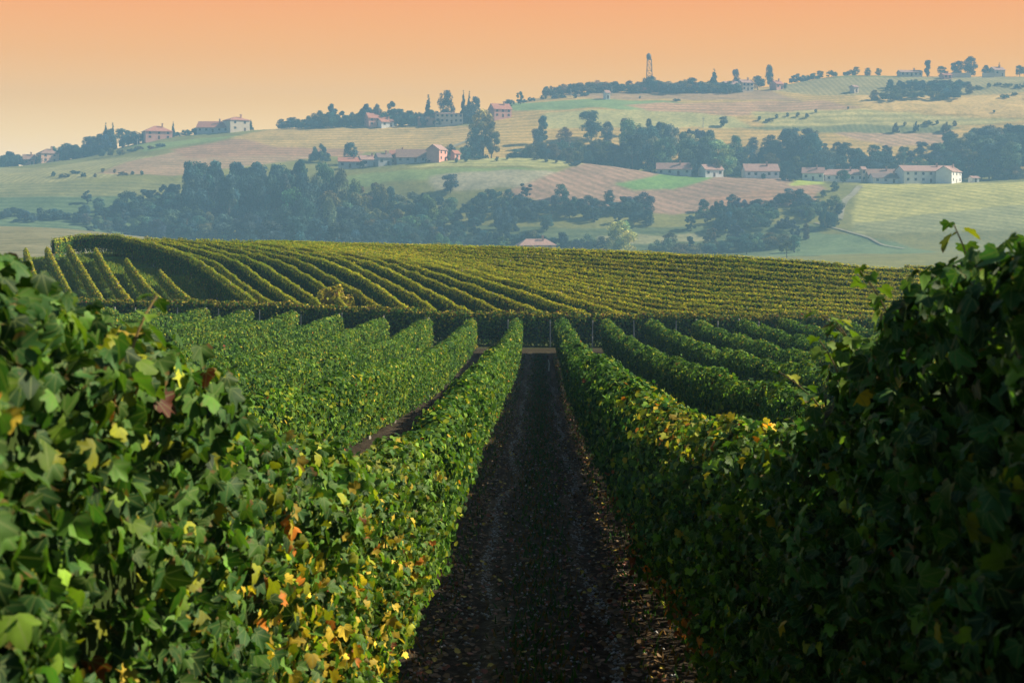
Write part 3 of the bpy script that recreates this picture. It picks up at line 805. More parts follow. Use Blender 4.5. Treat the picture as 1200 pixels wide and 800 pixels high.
rows_img = [
 [(62, 285), (80, 278.5), (105, 277.5), (130, 278.5), (160, 285), (190, 293), (225, 305), (260, 330), (287, 350), (300, 360)],
 [(130, 277), (160, 280.5), (200, 290), (240, 302), (255, 307), (273, 323), (307, 347), (333, 362)],
 [(150, 277.3), (200, 284), (240, 293), (280, 305), (307, 327), (340, 348), (362, 362)],
 [(170, 277.7), (210, 283), (240, 288), (273, 297), (303, 305), (333, 325), (367, 347), (382, 363)],
 [(190, 278.3), (240, 283.5), (273, 290), (327, 304), (357, 320), (385, 338), (412, 364)],
 [(210, 279), (257, 284), (320, 297), (353, 304), (390, 325), (423, 342), (452, 365)],
 [(230, 279.5), (263, 282.5), (332, 292.5), (382, 304), (407, 315), (440, 332), (487, 367)],
 [(250, 280), (333, 290.5), (400, 301), (423, 314), (453, 328), (495, 350), (515, 368)],
 [(270, 280.5), (350, 289), (407, 300), (440, 308), (470, 322), (513, 345), (560, 369)],
 [(290, 281), (380, 291), (430, 300), (465, 311), (503, 326), (550, 345), (600, 370)],
 [(310, 281.5), (400, 291.5), (460, 303), (520, 322), (580, 343), (650, 371)],
 [(330, 282), (420, 292), (500, 308.5), (560, 325), (620, 343), (705, 372)],
 [(350, 282.7), (430, 291), (520, 308), (600, 329), (660, 345), (757, 373)],
]
for y800 in np.arange(370.5, 279, -5.6):
    pts = []
    for xx in range(300, 1341, 20):
        c_ = float(pchip(CREST_X, CREST_Y, xx)); b_ = float(np.interp(xx, BASE_X, BASE_Y))
        y3, y45, y6 = 281.0 + (y800 - 300) * .05, 284.8 + (y800 - 300) * .25, 290 + (y800 - 300) * .555
        y10 = y800 + 17 - (y800 - 300) * 0.06; y13 = y10 + 24
        yy = float(pchip([300, 450, 600, 800, 1000, 1340], [y3, y45, y6, y800, y10, y13], xx))
        if yy < c_ + 0.5: continue
        if yy > b_ - 2: break
        pts.append((xx, yy))
    if len(pts) > 3: rows_img.append(pts)
GRP_UP = 'rows of the upper vineyard'
FIELD_NZ = Noise2(np.random.default_rng(71), 12)
for k, pts in enumerate(rows_img):
    A = np.array(pts, float)
    d = up_inv(A[:, 0], A[:, 1])
    P = smooth_path(np.stack([(A[:, 0] - PX0) * d / F, d], 1), 2)
    if k == 0:
        lb = 'outermost upper vine row, dark side seen, curling over the crest at left'
    elif k < 13:
        lb = '%s upper vine row, counted right from the dark one curling over the crest' % ORD[k]
    else:
        lb = '%s of the long slanting upper rows, counted up from the cross row' % ORD[k - 13]
    hz = Noise1(np.random.default_rng(400 + k), 5)
    H0 = 2.05 if k == 0 else 1.62
    gs = Noise1(np.random.default_rng(500 + k), 9)
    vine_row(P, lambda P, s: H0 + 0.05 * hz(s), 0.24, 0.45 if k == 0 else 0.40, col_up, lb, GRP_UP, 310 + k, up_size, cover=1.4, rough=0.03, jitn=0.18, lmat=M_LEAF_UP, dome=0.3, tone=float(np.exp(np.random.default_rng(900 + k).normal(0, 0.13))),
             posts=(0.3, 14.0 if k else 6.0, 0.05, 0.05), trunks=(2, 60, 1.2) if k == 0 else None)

left_rows = [[(30, 287), (45, 330), (52, 352)], [(55, 286), (72, 318), (90, 352), (94, 357)], [(80, 283), (102, 318), (128, 357)], [(112, 287), (135, 325), (163, 358)],
             [(148, 299), (172, 330), (204, 359)], [(187, 312), (212, 338), (247, 360)], [(-10, 294), (0, 330), (8, 354)], [(-45, 298), (-42, 330), (-38, 352)]]
for k, pts in enumerate(left_rows):
    A = np.array(pts, float); d = up_inv(A[:, 0], A[:, 1])
    P = smooth_path(np.stack([(A[:, 0] - PX0) * d / F, d], 1), 2)
    order = [2, 3, 4, 5, 6, 7, 1, 0][k]
    lb = '%s of the separate brown-topped rows climbing the grass at far left, from the left' % ORD[order]
    vine_row(P, lambda P, s: 1.38 + 0 * s, 0.15, 0.40, col_slope, lb, 'brown-topped vine rows on the grassy left slope', 350 + k, up_size, cover=1.6, jitn=0.3, rough=0.04, lmat=M_LEAF_UP, dome=0.2, posts=(0.1, 7.0, 0.05, 0.05))

# yellow bush among the upper rows
def bush_spot(px, py, w, h, label, colw):
    d = float(up_inv(px, py)); x, y = plan(px, d); z0 = float(G(x, y))
    r = np.random.default_rng(int(px)); n_ = 1500
    v = unit(r.normal(0, 1, (n_, 3))); v[:, 2] = np.abs(v[:, 2])
    rad = r.uniform(0.72, 1.05, n_) * (1 + 0.18 * Noise2(r, 1.4)(v[:, 0] * 2, v[:, 2] * 2 + v[:, 1]))
    Pn = v * rad[:, None] * np.array([w / 2, w / 2, h]) + np.array([0, 0, 0.25])
    C = pick(r, n_, colw) * np.exp(r.normal(0, 0.25, (n_, 1)))
    vv, f, t, u = cards(LEAF_FAR, Pn, v + r.normal(0, .5, (n_, 3)), r.normal(0, 1, (n_, 3)) + np.array([0, 0, -1]), np.full(n_, 0.22), C)
    root = tag(empty('bush', (x, y, z0)), label, 'bush')
    link('foliage', mesh_np('foliage', vv, [f], [M_LEAF], t), root)
    MB().tube([(0, 0, -0.1), (0.05, 0, h * 0.4), (0.1, 0.05, h * 0.8)], [0.08, 0.06, 0.03], 6).build('trunk', M_BARK, root)
bush_spot(391, 347, 2.6, 2.1, 'rounded golden bush standing among the upper vine rows', {'gold': 1, 'olive': 2, 'lime': 0.5, 'brown': 0.8})

# ------------------------------------------------------------------ litter, pebbles and grass on the path
r = np.random.default_rng(90)
N_ = 7000
y = 7 + 50 * r.random(N_) ** 1.9; x = r.uniform(-1.0, 1.0, N_)
edge = r.random(N_) < 0.45; x[edge] = np.sign(x[edge]) * (0.95 - np.abs(r.normal(0, 0.22, edge.sum())))
z = G(x, y) + 0.015
C = pick(r, N_, {'brown': 3, 'rust': 0.6, 'gold': 0.25, 'yellow': 0.10}) * 0.9
v, f, t, u = cards(LEAF_MID, np.stack([x, y, z], 1), np.array([0, 0, 1.]) + r.normal(0, .35, (N_, 3)), r.normal(0, 1, (N_, 3)), r.uniform(0.025, 0.055, N_), C)
tag(link('fallen_leaves', mesh_np('fallen_leaves', v, [f], [M_LITTER], t)), 'dry brown leaves scattered over the dark path', 'leaves', None, 'stuff')
N_ = 9000
y = 6.5 + 60 * r.random(N_) ** 1.8
w_ = r.choice([-0.52, 0.5], N_); x = w_ + 0.12 * rut(y) + r.normal(0, 0.045, N_)
sc_ = r.random(N_) < 0.30; x[sc_] = r.uniform(-1, 1, sc_.sum())
S = r.uniform(0.008, 0.024, N_)
TVp = np.array([(1, 0, 0), (0, 1, 0), (-1, 0, 0), (0, -1, 0), (0, 0, .7), (0, 0, -.4)], float); TFp = np.array([(0, 1, 4), (1, 2, 4), (2, 3, 4), (3, 0, 4), (1, 0, 5), (2, 1, 5), (3, 2, 5), (0, 3, 5)])
nearf_ = -0.045
v, f, t, u = cards((TVp, TFp), np.stack([x, y, G(x, y) + np.where(sc_, 0.0, nearf_) + 0.006], 1), np.array([0, 0, 1.]) + r.normal(0, .2, (N_, 3)), r.normal(0, 1, (N_, 3)), S, np.ones((N_, 3)))
tag(link('pebbles', mesh_np('pebbles', v, [f], [M_PEBBLE])), 'pale pebbles lying in the two wheel ruts', 'pebbles', None, 'stuff')
def grass_tufts(name, X_, Y_, hgt, wid, weights, label, r):
    n_ = len(X_)
    P0 = np.stack([X_, Y_, G(X_, Y_)], 1); a_ = r.uniform(0, 6.28, n_)
    side = np.stack([np.cos(a_), np.sin(a_), 0 * a_], 1) * wid[:, None]
    ln = np.stack([r.normal(0, .35, n_), r.normal(0, .35, n_), np.ones(n_)], 1) * hgt[:, None]
    V = np.stack([P0 - side, P0 + side, P0 + ln * 0.6 + side * .6, P0 + ln], 1).reshape(-1, 3)
    f = (np.arange(n_) * 4)[:, None] + np.array([0, 1, 2, 3])
    tag(link(name, mesh_np(name, V, [f], [M_LEAF], np.repeat(pick(r, n_, weights), 4, 0))), label, 'grass', None, 'stuff')
N_ = 11000
y = 8 + 80 * r.random(N_) ** 1.5; x = np.where(r.random(N_) < 0.6, r.normal(0, 0.2, N_), np.sign(r.normal(0, 1, N_)) * r.uniform(0.75, 1.2, N_))
grass_tufts('grass', x, y, r.uniform(0.02, 0.09, N_), r.uniform(0.004, 0.009, N_) * (1 + y / 15), {'deep': 1.2, 'green': 0.4, 'brown': 0.8}, 'low thin grass growing along the middle and edges of the path', r)
N_ = 60000
px_ = r.uniform(-60, 330, N_); d_ = r.uniform(99, 148, N_)
x = (px_ - PX0) * d_ / F
keep = upn2(x * 0.6, d_ * .6) > -0.7; x, d_ = x[keep], d_[keep]; N_ = len(x)
grass_tufts('meadow_grass', x, d_, r.uniform(0.12, 0.32, N_), r.uniform(0.03, 0.08, N_), {'green': 0.5, 'fresh': 2, 'lime': 1.6, 'olive': 0.3}, 'bright green grass between the rows on the left slope', r)

# white marker on the path end
d = 62.0; x, y = plan(643, 74.0)
mk = MB().tube([(0, 0, -0.1), (0.03, 0.02, 0.3), (-0.02, 0, 0.5)], [0.035, 0.03, 0.025], 6)
o = mk.build('marker_stake', WALLS['white'], None); o.location = (x, 74.0, float(G(x, 74.0)))
tag(o, 'small white crooked stake at the far end of the path', 'stake')
x, y = plan(745, 44.0); x = 2.62
o2 = MB().tube([(0, 0, -0.05), (0.02, 0.0, 0.2), (0.05, 0, 0.42)], [0.04, 0.035, 0.03], 6).build('marker_stake', WALLS['white'], None)
o2.location = (x, 42.0, float(G(x, 42.0))); tag(o2, 'short white stake in the shaded lane right of the first right row', 'stake')

# ------------------------------------------------------------------ trees of the valley and hills
def crown_mesh(kind, seed, n_cards, csize):
    """a 10 m tree: returns crown mesh, trunk mesh"""
    r = np.random.default_rng(seed); lobes = []
    if kind == 'round':
        for _ in range(32):
            a, rr, hz = r.uniform(0, 6.28), 3.0 * math.sqrt(r.random()), r.uniform(1.0, 8.6)
            rr *= math.sqrt(max(0.05, 1 - ((hz - 5) / 4.6) ** 2)); lobes.append((rr * math.cos(a) + 0.5 * math.sin(seed + hz), rr * math.sin(a), hz, r.uniform(0.7, 1.6)))
        lobes.append((0, 0, 8.4, 1.5))
    elif kind == 'oval':
        for _ in range(26):
            a, hz = r.uniform(0, 6.28), r.uniform(0.8, 9.0)
            rr = 1.5 * math.sqrt(r.random()) * math.sqrt(max(0.08, 1 - ((hz - 4.8) / 5.0) ** 2)); lobes.append((rr * math.cos(a), rr * math.sin(a), hz, r.uniform(0.7, 1.15)))
        lobes.append((0, 0, 9.2, .7))
    elif kind == 'spire':
        for hz in np.linspace(0.8, 9.5, 15):
            w = 2.2 * (1 - hz / 10.6)
            for _ in range(3):
                a = r.uniform(0, 6.28); lobes.append((w * .55 * math.cos(a), w * .55 * math.sin(a), hz, max(0.22, w * 0.6)))
    elif kind == 'mound':
        for _ in range(34):
            a, rr = r.uniform(0, 6.28), 6.5 * math.sqrt(r.random()); hz = r.uniform(0.5, 8.2) * math.sqrt(max(0.1, 1 - (rr / 7.8) ** 2))
            lobes.append((rr * math.cos(a), rr * math.sin(a), hz, r.uniform(1.1, 2.0)))
    elif kind == 'loose':
        for _ in range(20):
            a, rr, hz = r.uniform(0, 6.28), 2.9 * math.sqrt(r.random()), r.uniform(1.5, 9.1)
            rr *= math.sqrt(max(0.08, 1 - ((hz - 5.5) / 4.6) ** 2)); lobes.append((rr * math.cos(a), rr * math.sin(a), hz, r.uniform(0.6, 1.15)))
    L = np.array(lobes); w = L[:, 3] ** 2; k = r.choice(len(L), n_cards, p=w / w.sum())
    v = unit(r.normal(0, 1, (n_cards, 3)) + np.array([0, 0, 0.15]))
    P_ = L[k, :3] + v * (L[k, 3] * r.uniform(0.55, 1.1, n_cards))[:, None] * np.array([1, 1, 0.85])
    P_[:, 2] = np.clip(P_[:, 2], 0.5, 10.2)
    tone = np.exp(r.normal(0, 0.28, len(L)))[k] * np.exp(r.normal(0, 0.18, n_cards))
    hue = r.normal(0, 0.16, len(L))[k]
    C = np.stack([tone * (1 + hue), tone, tone * (1 - hue)], 1)
    vv, f, t, u = cards(LEAF_FAR, P_, v + r.normal(0, .55, (n_cards, 3)), r.normal(0, 1, (n_cards, 3)) + np.array([0, 0, -.7]), csize * r.uniform(.6, 1.35, n_cards), C)
    crown = mesh_np('crown', vv, [f], [M_CROWN], t)
    tb = MB().tube([(0, 0, -0.8), (0.05, 0, 1.5), (0.1, 0.05, 4), (0, 0.1, 7.5)], [0.26, 0.2, 0.15, 0.05], 7)
    for _ in range(5):
        a, hz = r.uniform(0, 6.28), r.uniform(1.6, 5)
        ln = 2.0 if kind != 'oval' and kind != 'spire' else 1.0
        tb.tube([(0, 0, hz), (ln * .5 * math.cos(a), ln * .5 * math.sin(a), hz + 0.9), (ln * math.cos(a), ln * math.sin(a), hz + 2.1)], [0.11, 0.07, 0.03], 5)
    return crown, tb.mesh('trunk', M_BARK, True)
PROTO = {}
for kind, cnt in (('round', 6), ('oval', 4), ('spire', 3), ('mound', 4), ('loose', 4)):
    PROTO[kind] = [crown_mesh(kind, 700 + 10 * j + len(kind), 5200 if kind != 'mound' else 9000, 0.34 if kind != 'mound' else 0.42) for j in range(cnt)]
HALF = {'round': 4.0, 'oval': 2.3, 'spire': 1.9, 'mound': 8.0, 'loose': 3.6}
NAMES = {'round': 'broadleaf_tree', 'oval': 'tall_tree', 'spire': 'conifer', 'mound': 'thicket', 'loose': 'open_crowned_tree'}
CATS = {'round': 'tree', 'oval': 'tree', 'spire': 'conifer', 'mound': 'thicket', 'loose': 'tree'}
TC = {'dark': (.034, .070, .072), 'mid': (.046, .095, .088), 'light': (.10, .15, .085), 'pale': (.19, .22, .12), 'yellow': (.46, .52, .15),  # dark and mid crowns carry the valley haze as a blue tint
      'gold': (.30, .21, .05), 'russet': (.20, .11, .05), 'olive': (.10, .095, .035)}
tr_rng = np.random.default_rng(99)
def tree(px, ytop, wpx, d, kind='round', tone='dark', label=None, group=None):
    d = float(RD(d)); x, y = plan(px, d); z0 = float(G(x, y))
    yb = PY0 - F * z0 / d
    hgt = max(2.0, (yb - ytop) * d / F)
    sz = hgt / 10.0; sx = min(max(0.12, wpx * d / F / 2 / HALF[kind]), sz * (1.25 if kind != 'mound' else 2.0))
    root = empty(NAMES[kind], (x, y, z0), tr_rng.uniform(0, 6.28))
    root.scale = (sx, sx, sz)
    c_, t_ = PROTO[kind][tr_rng.integers(len(PROTO[kind]))]
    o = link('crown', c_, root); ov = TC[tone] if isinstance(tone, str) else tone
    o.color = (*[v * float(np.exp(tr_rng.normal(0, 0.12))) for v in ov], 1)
    link('trunk', t_, root)
    tag(root, label, CATS[kind], group)
    return root
def belt(top, x0, x1, d0, d1, layers, wpx, drop, kinds, tones, label, group, jig=4.0, pack=0.66):
    """ranks of single trees whose tops follow a silhouette; nearer ranks stand lower on the slope"""
    tx, ty = zip(*top)
    for L_ in range(layers):
        f = L_ / max(1, layers - 1); d = d1 + (d0 - d1) * f
        step = wpx * pack
        for px in np.arange(x0 + tr_rng.uniform(0, step), x1, step):
            k = kinds[tr_rng.integers(len(kinds))]; tn = tones[tr_rng.integers(len(tones))]
            yt = np.interp(px, tx, ty) + drop * f + tr_rng.uniform(-jig * .4, jig)
            dd = d + tr_rng.uniform(-28, 28); px = px + tr_rng.uniform(-.3, .3) * wpx
            yb = float(far_Y(np.array([px]), RD(dd))[0])
            lo_ = wpx * 0.55
            if yb - yt < lo_: yt = yb - lo_ * tr_rng.uniform(0.9, 1.3)
            w = wpx * tr_rng.uniform(0.85, 1.75) * (0.62 if k == 'oval' else 1)
            lab = label[0] % {'dark': 'dark', 'mid': 'mid-green', 'light': 'lighter green', 'pale': 'pale green', 'gold': 'golden', 'olive': 'olive', 'russet': 'russet', 'yellow': 'yellow'}[tn]
            shape = {'round': 'rounded', 'oval': 'narrow', 'spire': 'pointed', 'mound': 'broad', 'loose': 'loose-crowned'}[k]
            tree(px, yt, w, dd, k, tn, (shape + ' ' + lab) + ' ' + label[1], group)
W1 = ('%s tree', 'in the lower left end of the blue wood')
belt([(60, 262), (100, 252), (118, 236), (150, 224), (180, 216), (210, 214), (260, 230)], 92, 262, 445, 600, 5, 26, 40, ['round', 'round', 'loose'], ['dark', 'dark', 'mid', 'light'],
     W1, 'trees of the lower left end of the blue wood')
belt([(205, 200), (225, 186), (260, 187), (300, 189), (345, 189), (350, 186)], 212, 350, 560, 680, 3, 24, 14, ['oval', 'oval', 'round'], ['mid', 'dark', 'mid'],
     ('%s tree', 'in the tall straight-topped block of the wood'), 'trees of the tall straight-topped block of the wood', 2.5, 0.5)
belt([(340, 195), (355, 184), (378, 184), (392, 196), (410, 208), (440, 214), (480, 222), (520, 226), (560, 240)], 338, 560, 470, 610, 4, 27, 42, ['round', 'round', 'loose', 'oval'], ['dark', 'dark', 'mid', 'light', 'olive'],
     ('%s tree', 'in the middle of the blue wood right of the tall block'), 'trees in the middle of the blue wood')
belt([(255, 262), (300, 244), (350, 235), (420, 250), (520, 262), (620, 272)], 262, 600, 425, 470, 2, 30, 14, ['round', 'mound', 'round'], ['dark', 'dark', 'mid'],
     ('%s tree', 'in the front rank of the wood just behind the vineyard crest'), 'trees in the front rank of the wood behind the crest')
belt([(550, 236), (565, 222), (600, 213), (618, 216), (630, 236), (690, 240), (730, 234), (752, 240), (770, 252)], 552, 765, 575, 660, 3, 30, 16, ['mound', 'round', 'mound', 'loose'], ['dark', 'dark', 'mid'],
     ('%s tree', 'in the belt below the pink ploughed field'), 'trees in the belt below the pink field', 7)
belt([(810, 248), (830, 232), (855, 226), (900, 236), (925, 236), (940, 232), (975, 225), (995, 240)], 812, 992, 570, 660, 3, 26, 14, ['mound', 'round', 'mound', 'loose'], ['dark', 'dark', 'mid', 'light'],
     ('%s tree', 'in the belt left of the pale winding lane'), 'trees in the belt left of the pale lane', 7)
belt([(500, 262), (560, 266), (600, 272), (680, 274), (700, 268), (800, 270), (880, 268), (930, 270), (960, 280)], 520, 696, 432, 470, 2, 34, 8, ['mound', 'round', 'loose', 'mound', 'oval'], ['dark', 'mid', 'olive', 'dark', 'light'],
     ('%s tree', 'on the valley floor around the purple-roofed house'), 'trees on the valley floor around the purple-roofed house', 10)
belt([(500, 262), (560, 266), (600, 272), (680, 274), (700, 268), (800, 270), (880, 268), (930, 270), (960, 280)], 772, 950, 432, 470, 2, 34, 8, ['mound', 'round', 'loose', 'mound', 'oval'], ['dark', 'mid', 'olive', 'dark', 'light'],
     ('%s tree', 'on the valley floor right of the yellow domed tree'), 'trees on the valley floor right of the yellow domed tree', 10)
belt([(0, 258), (60, 254), (110, 252)], 0, 110, 470, 520, 1, 20, 0, ['round', 'mound'], ['dark', 'mid'], ('%s tree', 'in the low strip under the left green field'), 'trees in the low strip under the left green field')
belt([(615, 172), (640, 162), (680, 160), (720, 162), (735, 172), (740, 180)], 612, 742, 915, 990, 3, 26, 6, ['round', 'mound'], ['dark', 'mid', 'olive'],
     ('%s tree', 'in the dark rounded copse above the pink field'), 'trees in the dark rounded copse above the pink field', 2)
belt([(690, 150), (720, 138), (760, 136), (790, 142), (830, 150), (860, 158)], 735, 860, 925, 1060, 3, 24, 18, ['round', 'round', 'loose', 'oval'], ['dark', 'mid', 'light', 'pale'],
     ('%s tree', 'in the mixed wood behind the long pink-roofed farm'), 'trees in the mixed wood behind the long pink-roofed farm')
belt([(860, 172), (900, 156), (935, 144), (950, 146), (965, 160)], 862, 965, 1010, 1100, 2, 22, 8, ['round', 'mound'], ['dark', 'dark', 'mid'],
     ('%s tree', 'in the wedge-shaped wood climbing the right hillside'), 'trees in the wedge-shaped wood on the right hillside')
belt([(840, 186), (900, 176), (950, 166), (1000, 164), (1060, 170), (1110, 168), (1150, 150), (1200, 146), (1260, 150)], 845, 1280, 940, 1060, 3, 28, 14, ['round', 'round', 'loose', 'oval'], ['dark', 'mid', 'light', 'dark', 'olive'],
     ('%s tree', 'in the long wood behind the white farm'), 'trees in the long wood behind the white farm')
belt([(1110, 156), (1130, 148), (1180, 144), (1280, 144)], 1115, 1280, 1080, 1140, 2, 26, 4, ['round', 'round'], ['dark', 'mid', 'pale'],
     ('%s tree', 'in the upper right corner of the long wood'), 'trees in the upper right corner of the long wood')
belt([(1040, 112), (1080, 98), (1110, 100), (1130, 110)], 1040, 1130, 1480, 1520, 2, 16, 5, ['round', 'mound'], ['mid', 'dark'],
     ('%s tree', 'in the copse under the right ridge'), 'trees in the copse under the right ridge', 2, 0.5)
belt([(1020, 124), (1050, 116), (1100, 118), (1130, 126)], 1022, 1135, 1390, 1420, 1, 20, 0, ['round', 'mound'], ['mid', 'olive'],
     ('%s tree', 'in the lower edge of the right-hand copse'), 'trees in the lower edge of the right copse', 2)
# ridge at left
for x0_, x1_, y_, dd_, nm_ in ((1140, 1215, 110, 1500, 'on the slope right of the right-hand copse'), (1176, 1230, 124, 1400, 'near the right edge above the straw field'), (600, 690, 122, 1480, 'under the shoulder left of the tower'),
                          (880, 960, 141, 1290, 'across the straw field on the right hill'), (500, 680, 192, 855, 'along the brow of the mid hill'), (1040, 1130, 146, 1240, 'along the foot of the right straw field'),
                          (60, 180, 206, 815, 'across the left slope'), (110, 200, 178, 1150, 'below the hipped ridge house')):
    belt([(x0_, y_ - 5), (x1_, y_ - 5)], x0_, x1_, dd_ - 5, dd_ + 5, 1, 9, 0, ['mound', 'round'], ['mid', 'olive'], ('%s hedgerow bush', nm_), 'hedgerow bushes ' + nm_, 2, 1.3)
belt([(0, 182), (15, 174), (30, 182), (62, 176), (72, 166), (90, 166), (105, 162), (118, 155), (124, 152)], -20, 124, 1330, 1350, 2, 18, 2, ['round', 'mound', 'mound'], ['dark', 'mid', 'dark'],
     ('%s tree', 'on the far left ridge'), 'trees along the far left ridge', 3, 0.45)
belt([(126, 150), (140, 150), (160, 152), (215, 156), (240, 150)], 140, 250, 1318, 1340, 1, 14, 0, ['round', 'mound'], ['dark', 'mid'],
     ('%s tree', 'around the brown-roofed ridge houses'), 'trees around the brown-roofed ridge houses', 3, 0.5)
belt([(300, 148), (330, 141), (350, 136), (370, 133), (388, 126), (400, 130), (430, 126), (470, 128), (520, 126)], 332, 520, 1336, 1352, 2, 17, 2, ['round', 'mound', 'mound', 'oval'], ['mid', 'dark', 'olive'],
     ('%s tree', 'along the middle ridge'), 'trees along the middle ridge', 4, 0.45)
belt([(480, 138), (520, 138), (545, 139)], 478, 545, 1290, 1310, 1, 14, 0, ['mound', 'round'], ['mid', 'dark'], ('%s tree', 'below the long cream villa'), 'trees below the long cream villa', 2)
belt([(640, 102), (660, 102), (680, 98), (700, 96), (740, 93), (800, 92), (850, 94)], 640, 850, 1560, 1600, 2, 22, 3, ['mound', 'mound', 'mound', 'round'], ['mid', 'olive', 'russet'],
     ('%s tree', 'in the ridge wood by the lattice tower'), 'trees of the ridge wood by the lattice tower', 3, 0.42)
belt([(930, 86), (1010, 86)], 925, 1040, 1695, 1705, 1, 15, 0, ['mound', 'round'], ['mid', 'olive'], ('%s bush', 'on the bare right ridge'), 'low bushes on the bare right ridge', 2, 0.9)
